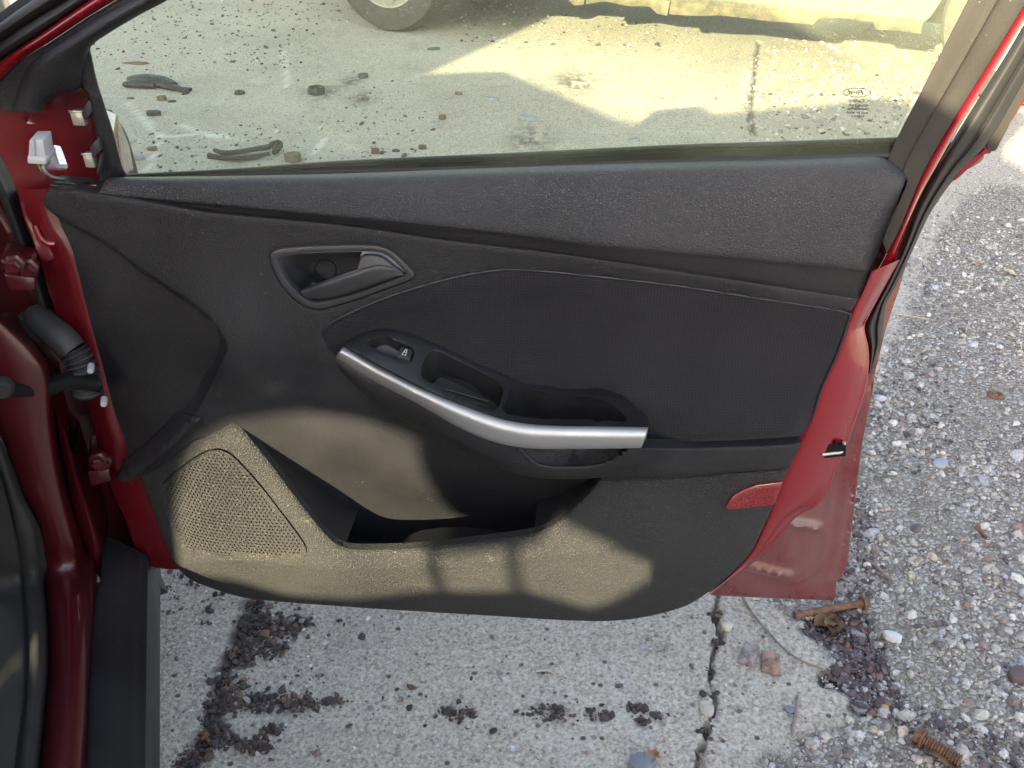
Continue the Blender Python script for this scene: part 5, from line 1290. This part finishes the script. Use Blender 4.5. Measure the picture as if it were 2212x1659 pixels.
# tailgate with its window opening left of glass, rear shelf and bumper
solid('tailgate', [(-.14, -1.95, .45), (CW + .14, -1.95, .45), (CW + .14, -1.88, .45), (-.14, -1.88, .45), (-.2, -1.86, .93), (CW + .2, -1.86, .93), (CW + .2, -1.80, .93), (-.2, -1.80, .93)], M['red'], car, .01)
box('rear_bumper', (CW + .1, -2.02, .28), (-.1, -1.90, .52), M['red'], car, .03)
# rear bench
bench_c = plain('seat_cloth', (.03, .03, .032), rough=.85, bump=.2, bscale=400)
box('dashboard', (CW + .15, 1.0, .62), (-.2, 1.3, .93), M['trim'], car, .04, 3)
# rear bench with its two head restraints; added sun-blocking panels follow
seat_prof = [(-1.815, .50), (-1.815, 1.148), (-1.72, 1.142), (-1.68, 1.108), (-1.527, 1.092), (-1.40, 1.104), (-1.24, 1.094), (-1.19, 1.07), (-1.15, 1.045), (-1.10, 1.06), (-1.06, 1.085), (-1.017, 1.107), (-.95, 1.12), (-.5, 1.11), (-.2, 1.05), (-.2, .50)]
bench = prism('rear_seat', [(a, c) for a, c in seat_prof], 1, -1.14, -1.01, bench_c, car, .006)
bench['label'] = 'dark cloth rear bench'
box('seat_cushion', (-1.7, -1.05, .40), (-.22, -.5, .62), bench_c, bench, .05, 3)
for hc in (-1.296, -.60):
    prism('headrest', [(hc - .09, 1.172), (hc - .105, 1.20), (hc - .112, 1.25), (hc - .112, 1.31), (hc - .09, 1.345), (hc - .05, 1.36), (hc + .05, 1.36), (hc + .09, 1.345), (hc + .112, 1.31), (hc + .112, 1.24), (hc + .10, 1.195), (hc + .085, 1.172), (hc + .04, 1.166), (hc - .04, 1.166)], 1, -1.02, -.98, bench_c, bench, .012)
    for dx in (-.062, .062): tube('headrest_post', [(hc + dx, -1.0, 1.02), (hc + dx, -1.0, 1.2)], .0075, M['steel'], bench, 10)
def shf(p, d=.06): return (p[0] - d * .8816, p[1] + d * .4076)
opening = [shf(p) for p in [(-1.83, 1.0), (-1.815, 1.15), (-1.80, 1.26), (-1.773, 1.315), (-1.73, 1.36), (-1.674, 1.383), (-1.583, 1.385), (-1.50, 1.368), (-1.417, 1.335), (-1.30, 1.28), (-1.22, 1.225), (-1.158, 1.190), (-1.104, 1.164), (-1.017, 1.107), (-.96, 1.0)]]
ring_o = np.array([(-1.95, .45), (-1.95, 1.44), (-1.40, 1.45), (-.9, 1.455), (-.40, 1.44), (-.18, 1.34), (-.03, 1.0), (-.03, .45)])
Vh, Fh = cdt(resample(ring_o, step=.05, closed=True), [resample(np.array(opening), step=.02, closed=True)], .08, [])
n = len(Vh); hv = [(a, -1.06, b) for a, b in Vh] + [(a, -1.07, b) for a, b in Vh]
mk('sun_cutout_screen', hv, [tuple(f) for f in Fh] + [tuple(int(i) + n for i in f[::-1]) for f in Fh], bench_c, car, 0)  # unseen panel added to block the sun, cut-out shapes the door patches
# far window made opaque, rear edge shaped to trim the sun patches
fw = lambda y_, z_: (CW + .01 + .27 * (z_ - .95) / .51, y_, z_)
mk('far_window_blocker', [fw(1.2, .95), fw(-.91, .95), fw(-.853, 1.13), fw(-.80, 1.245), fw(-.87, 1.36), fw(-1.05, 1.46), fw(.25, 1.46)], [(0, 1, 2, 3, 4, 5, 6)], plain('blocker_black', (.01, .01, .012), rough=.05), car, 0)

# ================================================================== other vehicles
sun_rz = -SUN_HEAD
truck = thing('shade_truck', 'tall pale box truck added out of view beyond the red car to shade the ground', 'truck', (-2.85, -.24, 0), sun_rz)  # made-up vehicle, placed unseen to cast the tall shade on the left
M['truckw'] = plain('pale_panel', (.5, .5, .48), rough=.5)
box('cargo_box', (-2.4, -6.5, .75), (0, 0, 2.7), M['truckw'], truck, .03)
box('chassis', (-2.0, -6.4, .5), (-.4, -.1, .75), M['dark'], truck, .02)
for x_ in (-2.15, -.25):
    for y_ in (-5.2, -.9): lathe('wheel', [(.2, -.14), (.42, -.15), (.46, -.1), (.46, .1), (.42, .15), (.2, .14)], M['rubber'], truck, 28, 0, (x_, y_, .46))
# the wreck behind the window
WK_O = np.array([-.68, 5.62, 0.0]); WK_A = R_(-27.0)
wreck = thing('wrecked_car', 'old rusted green car with a ragged sill parked behind the window', 'car', tuple(WK_O), WK_A)
def rust_mat():
    m, nt, b = nodes('faded_green_rust'); co = coords(nt)
    n1 = N(nt, 'ShaderNodeTexNoise', Scale=2.3, Detail=9.0, Roughness=.66); L(nt, co, n1.inputs['Vector'])
    n2 = N(nt, 'ShaderNodeTexNoise', Scale=26.0, Detail=7.0, Roughness=.7); L(nt, co, n2.inputs['Vector'])
    g_ = ramp(nt, n2.outputs[0], [(.35, (.025, .05, .038)), (.65, (.055, .09, .07))]).outputs[0]
    r_ = ramp(nt, n2.outputs[0], [(.3, (.06, .025, .012)), (.5, (.09, .05, .028)), (.72, (.12, .09, .055))]).outputs[0]
    L(nt, mixc(nt, ramp(nt, n1.outputs[0], [(.50, (0, 0, 0)), (.535, (1, 1, 1))]).outputs[0], g_, r_), b.inputs['Base Color'])
    b.inputs['Roughness'].default_value = .6
    bp = N(nt, 'ShaderNodeBump', Strength=.3, Distance=.004); L(nt, n1.outputs[0], bp.inputs['Height']); L(nt, bp.outputs[0], b.inputs['Normal'])
    return m
M['rustg'] = rust_mat(); M['rust'] = plain('rust', (.14, .075, .05), rough=.85, vary=.5, vscale=120, bump=.5, bscale=250)
M['sillm'] = plain('scaly_sill', (.085, .072, .045), rough=.7, vary=.5, vscale=25, bump=.3, bscale=90)
# side sheets with arches
def wreck_side(y_, nm):
    xs = np.linspace(-.85, 4.0, 120); rows2 = []
    for t in np.linspace(0, 1, 9):
        r_ = []
        for x_ in xs:
            d1 = max(0, 1 - (x_ / .36) ** 2); d2 = max(0, 1 - ((x_ - 3.05) / .36) ** 2); d_ = max(d1, d2)
            bot = .28 if d_ == 0 else .30 + .37 * math.sqrt(d_); top = .86 + .02 * math.sin(x_)
            zz2 = bot + (top - bot) * t; r_.append((x_, y_ * (1 - .03 * (1 - zz2)) + (-.03 if y_ == 0 else .03) * math.sin(math.pi * (zz2 - .2) / .7), zz2))
        rows2.append(r_)
    return loft(nm, rows2, M['rustg'], wreck, n=120, sub=1, local=True)
wreck_side(0.10, 'body_side'); wreck_side(1.62, 'body_side')
top_ = [[(x_, y_, zf) for y_ in np.linspace(.10, 1.62, 8)] for x_, zf in ((-.87, .55), (-.85, .80), (-.3, .90), (.45, .95), (1.15, 1.36), (1.9, 1.40), (2.8, 1.34), (3.5, .96), (3.95, .92), (4.0, .6))]
loft('upper_body', top_, M['rustg'], wreck, n=10, sub=2, local=True)
# ragged rocker: sheet hanging in scales
xs = np.arange(.42, 2.66, .018); up_ = np.array([(x_, .085, .305) for x_ in xs]); mdl = np.array([(x_, .062, .285) for x_ in xs])
rag = .235 + .022 * (vnoise(xs * 9, xs * 0, 41) - .5) + .03 * (vnoise(xs * 3.1, xs * 0 + 4, 42) - .5)
rag = np.where(vnoise(xs * 4.3, xs * 0 + 9, 43) > .62, rag + .026, rag)
lowr = np.stack([xs, np.full(len(xs), .075), rag], -1)
sillp = loft('rocker_panel', [up_, mdl, (mdl + lowr) / 2 + np.array([0, -.004, 0]), lowr], M['sillm'], wreck, n=220, sub=1, local=True); sillp['label'] = 'pale scaly rocker panel with a ragged rusted lower edge'
tube('trim_strip', [(.45, .055, .312), (1.1, .05, .312), (1.35, .05, .31)], .012, M['steel'], wreck, 8)
for k_, x_ in enumerate((.74, 1.02, 1.44)): prism('loose_flap', [(x_, .295), (x_ + .11, .29), (x_ + .10, .245 - .01 * k_), (x_ + .05, .23), (x_ + .01, .26)], 1, .048, .056, M['sillm'], wreck, .001)
box('underbody', (-.7, .35, .24), (3.8, 1.4, .5), M['dark'], wreck, .02)
def wreck_wheel(x_, y_):
    WR = .328
    sg = -1 if y_ < .8 else 1
    ty = lathe('tyre', [(.19, sg * .02), (.205, sg * .085), (.25, sg * .10), (.315, sg * .085), (.33, sg * .05), (.332, 0), (.332, -sg * .05), (.32, -sg * .085), (.25, -sg * .1), (.19, -sg * .07)], M['tyre'], wreck, 48, 1, (x_, y_, WR))
    rm = lathe('rim', [(.0, sg * .062), (.03, sg * .064), (.035, sg * .05), (.07, sg * .048), (.165, sg * .030), (.178, sg * .055), (.196, sg * .086), (.206, sg * .086)], M['rimm'], ty, 40, 1, (x_, y_, WR))
    for k_ in range(5):
        a = 2 * math.pi * k_ / 5 + .95; c_, s_ = math.cos(a), math.sin(a)
        def q_(r, tt, d): return (x_ + r * c_ - tt * s_, y_ + sg * d, WR + r * s_ + tt * c_)
        solid('spoke', [q_(.03, -.026, .03), q_(.03, .026, .03), q_(.185, .036, .045), q_(.185, -.036, .045), q_(.03, -.020, .066), q_(.03, .020, .066), q_(.185, .028, .076), q_(.185, -.028, .076)], M['rimm'], ty, .006)
M['tyre'] = plain('weathered_tyre', (.045, .044, .042), rough=.85, vary=.3, vscale=20, bump=.25, bscale=120)
M['rimm'] = plain('dull_alloy', (.33, .32, .29), rough=.55, metal=.3, vary=.25)
wreck_wheel(0, .14); wreck_wheel(3.05, .14); wreck_wheel(0, 1.5); wreck_wheel(3.05, 1.5)

# ================================================================== small things on the ground
def gz(x, y):
    return float(z[np.clip(np.searchsorted(gy, y), 0, ny - 1) * nx + np.clip(np.searchsorted(gx, x), 0, nx - 1)])
def gp3(x, y, h=0.0):
    p_ = G(float(x), float(y)); return np.array([p_[0], p_[1], gz(p_[0], p_[1]) + h])
def bolt(label, a, b, r, head, m_, threads=False, flange=True):
    """hex bolt lying from its tip (a) to its head (b)"""
    A_, B_ = gp3(*a, r * 1.15), gp3(*b, head * .9); d_ = B_ - A_; Ln = np.linalg.norm(d_); d_ /= Ln
    o_ = thing('rusty_bolt', label, 'bolt', tuple(A_))
    n_ = 60 if threads else 10; t_ = np.linspace(0, Ln, n_)
    rr3 = r * (1 + (.13 * np.sign(np.sin(t_ / Ln * 2 * math.pi * 13)) if threads else .03 * np.sin(t_ * 300)))
    tube('shank', [d_ * x_ for x_ in t_], list(rr3), m_, o_, 10)
    tube('head', [d_ * (Ln - .0), d_ * (Ln + head * .9)], head, m_, o_, 6)
    if flange: tube('washer_face', [d_ * (Ln - .002), d_ * (Ln + .001)], head * 1.25, m_, o_, 14)
    return o_
bolt('long rusty bolt lying below the rear corner of the door', (1716, 1334), (1862, 1310), .0062, .010, M['rust'])
bolt('thick threaded rusty bolt near the lower right corner', (2072, 1652), (1990, 1606), .0085, .0125, M['rust'], True)
bolt('small grey flanged bolt on the smooth slab under the door', (1158, 1452), (1185, 1451), .0034, .0050, plain('dull_zinc', (.32, .32, .33), rough=.5, metal=.5))
bolt('short rusty screw on the crumbs beside the black sill', (458, 1610), (443, 1592), .0026, .0055, M['rust'])
bolt('rusty round-headed screw at the upper right of the gravel', (2131, 1162), (2113, 1144), .0032, .006, M['rust'], False, False)
def chunk(name, label, cat, px, size, h, m_, rot=0.0, seed=0, group=None, jag=.12):
    r_ = np.random.default_rng(seed); c_ = gp3(*px); n_ = 9
    th = np.linspace(0, 2 * math.pi, n_ + 1)[:-1]
    ol_ = [(size[0] / 2 * math.cos(t_) * (1 + r_.uniform(-jag, jag)), size[1] / 2 * math.sin(t_) * (1 + r_.uniform(-jag, jag))) for t_ in th]
    o_ = prism(name, ol_, 2, -.002, h, m_, None, min(h * .25, .002)); o_.location = tuple(c_); o_.rotation_euler = (r_.uniform(-.1, .1), r_.uniform(-.1, .1), rot)
    return tag(o_, label, cat, group)
def slab(label, pts, h, m_, name='metal_chip', cat='metal chip'):
    c_ = gp3(*np.mean(pts, 0)); q_ = [gp3(*p_) - c_ for p_ in pts]
    o_ = prism(name, [tuple(a[:2]) for a in q_], 2, -.002, h, m_, None, .0015); o_.location = tuple(c_); o_.rotation_euler = (.06, -.08, 0)
    return tag(o_, label, cat)
M['chip'] = plain('rusted_zinc', (.22, .19, .19), rough=.8, vary=.75, vscale=90, bump=.5, bscale=200)
M['chip2'] = plain('red_rusted_zinc', (.22, .15, .12), rough=.8, vary=.75, vscale=70, bump=.5, bscale=200)
slab('grey square metal chip beside the crack', [(1592, 1433), (1610, 1394), (1641, 1405), (1625, 1444)], .007, M['chip'])
slab('rust-stained square metal chip right of the grey one', [(1643, 1452), (1645, 1412), (1684, 1420), (1686, 1462)], .007, M['chip2'])
def strand(name, label, cat, px, r, m_, h=.004, hs=None):
    p_ = [gp3(*a, h if hs is None else hs[i]) for i, a in enumerate(px)]
    return tag(tube(name, curve3(p_, 40), r, m_, None, 6), label, cat)
M['straw'] = plain('dry_straw', (.42, .36, .27), rough=.8, vary=.3, vscale=60); M['twig'] = plain('grey_twig', (.2, .17, .15), rough=.85, vary=.4, vscale=50)
strand('grass_stem', 'long grey dry stem curving below the door corner', 'stem', [(1602, 1292), (1625, 1330), (1660, 1372), (1700, 1412), (1740, 1437), (1778, 1449)], [.0022, .0018, .0012], M['twig'])
strand('twig', 'upright grey twig between crack and asphalt patch', 'twig', [(1722, 1508), (1719, 1540), (1714, 1570), (1711, 1596)], [.0018, .0026, .002], M['twig'])
strand('twig', 'short dark twig across the asphalt by the door corner', 'twig', [(1868, 1206), (1895, 1228), (1925, 1252)], .003, M['twig'])
strand('grass_stem', 'thin pale straw lying on gravel right of the black seal', 'stem', [(1925, 680), (1965, 684), (2015, 692)], .0014, M['straw'])
strand('twig', 'bent brown twig at the foot of the crack', 'twig', [(1507, 1622), (1515, 1640), (1522, 1662)], .0022, M['twig'])
M['leaf'] = plain('dead_leaf', (.16, .09, .045), rough=.7, vary=.4, vscale=40)
def leaf(label, px, size, rot, curl=.4, m_=None, seed=1):
    c_ = gp3(*px, .004); vs2, fs2 = [], []; r_ = np.random.default_rng(seed)
    for i in range(9):
        t_ = i / 8; wd = math.sin(math.pi * min(1, t_ * .92 + .04)) ** .8 * .34 * (1 + r_.uniform(-.2, .2))
        for j in (-1, -.5, 0, .5, 1): vs2.append((size * (t_ - .5), size * wd * j, size * (curl * (abs(j) ** 1.6) * .35 + .10 * math.sin(t_ * 5) + .03)))
    for i in range(8):
        for j in range(4): fs2.append((i * 5 + j, i * 5 + j + 1, i * 5 + j + 6, i * 5 + j + 5))
    o_ = mk('dead_leaf', vs2, fs2, m_ or M['leaf'], None, 60); o_.location = tuple(c_); o_.rotation_euler = (0, 0, rot)
    return tag(o_, label, 'leaf')
leaf('curled brown leaf against the long rusty bolt', (1790, 1340), .055, .4); leaf('dark crumpled leaf below the long rusty bolt', (1800, 1352), .05, 1.3, .7, None, 3)
leaf('dark leaf pressed under the threaded bolt', (2035, 1640), .05, -.6, .3, None, 5); leaf('tan leaf tip near the top right of the gravel', (2182, 590), .035, -.7, .3, M['straw'], 7)
leaf('small orange leaf on the gravel by the top right', (2108, 570), .028, 1.4, .2, plain('orange_leaf', (.5, .2, .08), rough=.7), 9); leaf('small brown leaf at the lower edge of the slab', (1408, 1642), .03, .9, .5, plain('tan_leaf', (.3, .13, .06), rough=.7), 11)
w_ = gp3(2152, 851); o_ = lathe('rusty_washer', [(.008, 0), (.015, 0), (.019, .002), (.019, .005), (.013, .008), (.008, .006), (.008, 0)], M['rust'], None, 20, 2); o_.location = tuple(w_); tag(o_, 'rusty dished washer on the gravel at the right edge', 'washer')
o_ = lathe('snail_shell', [(0, .009), (.004, .008), (.006, .006), (.0075, .003), (.006, 0)], plain('shell_white', (.55, .53, .5), rough=.5), None, 14, 2); o_.location = tuple(gp3(1873, 1222)); tag(o_, 'tiny white snail shell beside the door corner', 'shell')
o_ = lathe('snail_shell', [(0, .010), (.004, .009), (.007, .006), (.008, .003), (.006, 0)], plain('shell_tan', (.35, .27, .14), rough=.5), None, 14, 2); o_.location = tuple(gp3(1912, 1524)); tag(o_, 'round tan snail shell below the asphalt patch', 'shell')
slate = plain('blue_slate', (.16, .18, .22), rough=.7, vary=.2); brown_s = plain('purple_stone', (.10, .075, .08), rough=.8)
chunk('stone', 'flat blue-grey stone in the gravel right of the latch', 'stone', (2030, 1002), (.035, .025), .008, plain('pale_slate', (.3, .32, .37), rough=.8), .3, 5); chunk('stone', 'small dark slate chip beside the upright twig', 'stone', (1708, 1537), (.022, .013), .005, slate, -.3, 6)
chunk('stone', 'dark slate stone cut by the lower edge', 'stone', (1385, 1655), (.04, .03), .012, slate, .5, 7); chunk('stone', 'purple-brown stone at the far right edge', 'stone', (2200, 1460), (.04, .03), .014, brown_s, .4, 8); chunk('stone', 'flat grey stone in the asphalt patch', 'stone', (1860, 1521), (.03, .022), .005, plain('grey_flat', (.2, .19, .21), rough=.8), .7, 9)
chunk('stone', 'pale oval stone right of the asphalt patch', 'stone', (1928, 1378), (.032, .016), .012, plain('pale_stone', (.55, .56, .58), rough=.85), -.5, 12); chunk('stone', 'round cream stone at the head of the crack', 'stone', (1570, 1359), (.017, .015), .010, plain('cream_stone', (.5, .47, .43), rough=.85), 0, 13)
M['plate'] = plain('concrete_chip', (.38, .36, .32), rough=.9, vary=.25, vscale=80, bump=.5, bscale=160)
chunk('stone', 'lump of concrete wedged in the crack', 'stone', (1526, 1535), (.022, .028), .006, M['plate'], .2, 14)
# things seen through the glass
blk = plain('black_rubber_scrap', (.014, .016, .018), rough=.55, bump=.5, bscale=40)
gl_ = thing('rubber_scrap', 'crumpled black rubber scrap like a glove behind the window', 'scrap', tuple(gp3(350, 183)), -.15)
gl_.scale = (1, 1, .5)
for nm, pth, rr4 in (('palm', [(-.16, .02, .035), (-.08, .0, .045), (.0, -.02, .04), (.08, -.06, .03)], [.02, .045, .05, .03]), ('finger', [(-.15, -.05, .02), (-.08, -.05, .035), (.0, -.05, .03)], [.02, .04, .03]), ('tail', [(.06, -.06, .03), (.12, -.085, .022), (.17, -.09, .015)], [.03, .02, .022]), ('hook', [(.14, -.09, .012), (.165, -.11, .01), (.16, -.14, .008)], [.018, .012, .008])):
    tube(nm, curve3(pth, 20), rr4, blk, gl_, 10)
o_ = lathe('rubber_ring', [(.02, 0), (.036, .0), (.038, .02), (.032, .03), (.022, .026), (.02, 0)], blk, None, 20, 2); o_.location = tuple(gp3(684, 201)); tag(o_, 'black rubber ring on the oily patch behind the window', 'ring')
o_ = lathe('rubber_ring', [(.012, 0), (.022, .0), (.022, .012), (.012, .012), (.012, 0)], blk, None, 16, 2); o_.location = tuple(gp3(518, 203)); tag(o_, 'small black ring left of the oily patch', 'ring')
brn = plain('brown_block', (.13, .095, .075), rough=.85, vary=.3)
chunk('brown_block', 'brown worn block standing at the window sill', 'block', (633, 347), (.06, .045), .03, brn, .1, 21, None, .08)
M['debris_dark'] = plain('dark_brown_plastic', (.018, .015, .014), rough=.75)
st2 = thing('broken_bracket', 'dark broken bracket lying behind the window sill', 'bracket', tuple(gp3(525, 340)))
for pth, rr5 in (([(-.11, .03, .02), (-.06, .01, .015), (.02, .03, .02), (.09, .05, .025)], [.007, .010, .009, .012]), ([(-.12, -.01, .012), (-.04, -.04, .012), (.04, -.035, .015), (.1, -.01, .02)], [.012, .008, .010, .007]), ([(.09, .05, .03), (.12, .06, .03), (.115, .0, .02)], [.012, .018, .010])):
    tube('arm', curve3(pth, 16), rr5, M['debris_dark'], st2, 8)
for k_, (px, sz_, lab, c3) in enumerate((((290, 137), (.24, .05), 'rusty iron bar end near the front rail', (.15, .075, .05)), ((330, 325), (.06, .035), 'brown chip left of the broken bracket', (.12, .08, .06)), ((332, 249), (.10, .04), 'dark flat flake below the rubber scrap', (.03, .035, .04)), ((372, 220), (.06, .035), 'dark chip under the hook of the rubber scrap', (.04, .04, .04)), ((302, 345), (.07, .04), 'grey flake by the front wing', (.22, .23, .25)), ((350, 216), (.07, .04), 'brown flake under the rubber scrap', (.14, .09, .06)), ((282, 213), (.05, .03), 'red-brown flake by the glass bar', (.15, .08, .06)),
    ((752, 157), (.09, .04), 'grey bar in the shade left of the oily patch', (.3, .31, .3)), ((785, 168), (.08, .05), 'dark slab above the oily patch', (.06, .07, .07)), ((937, 107), (.11, .06), 'dark green slab below the wheel', (.05, .08, .075)), ((1062, 217), (.10, .05), 'blue-grey flake in the middle of the shade', (.22, .25, .28)), ((1138, 260), (.12, .06), 'pale blue flake left of the sun patch shade', (.25, .27, .29)), ((1368, 303), (.08, .06), 'grey flake by the waist seal', (.25, .27, .28)), ((913, 321), (.05, .045), 'rusty nut behind the middle of the sill', (.10, .055, .035)), ((811, 331), (.05, .035), 'rusty lump behind the sill, left of the nut', (.10, .06, .04)), ((855, 327), (.05, .03), 'dark lump behind the sill between nut and lump', (.06, .05, .045)), ((990, 205), (.05, .03), 'brown pebble right of the oily patch', (.13, .09, .07)), ((955, 258), (.05, .03), 'brown pebble in the lower shade', (.12, .08, .05)))):
    chunk('debris_flake', lab, 'debris', px, (sz_[0] * .6, sz_[1] * .7), .006 + .006 * (k_ % 3), plain('debris', c3, rough=.8, vary=.35, vscale=40), .1 * (k_ % 5) - .2, 40 + k_)
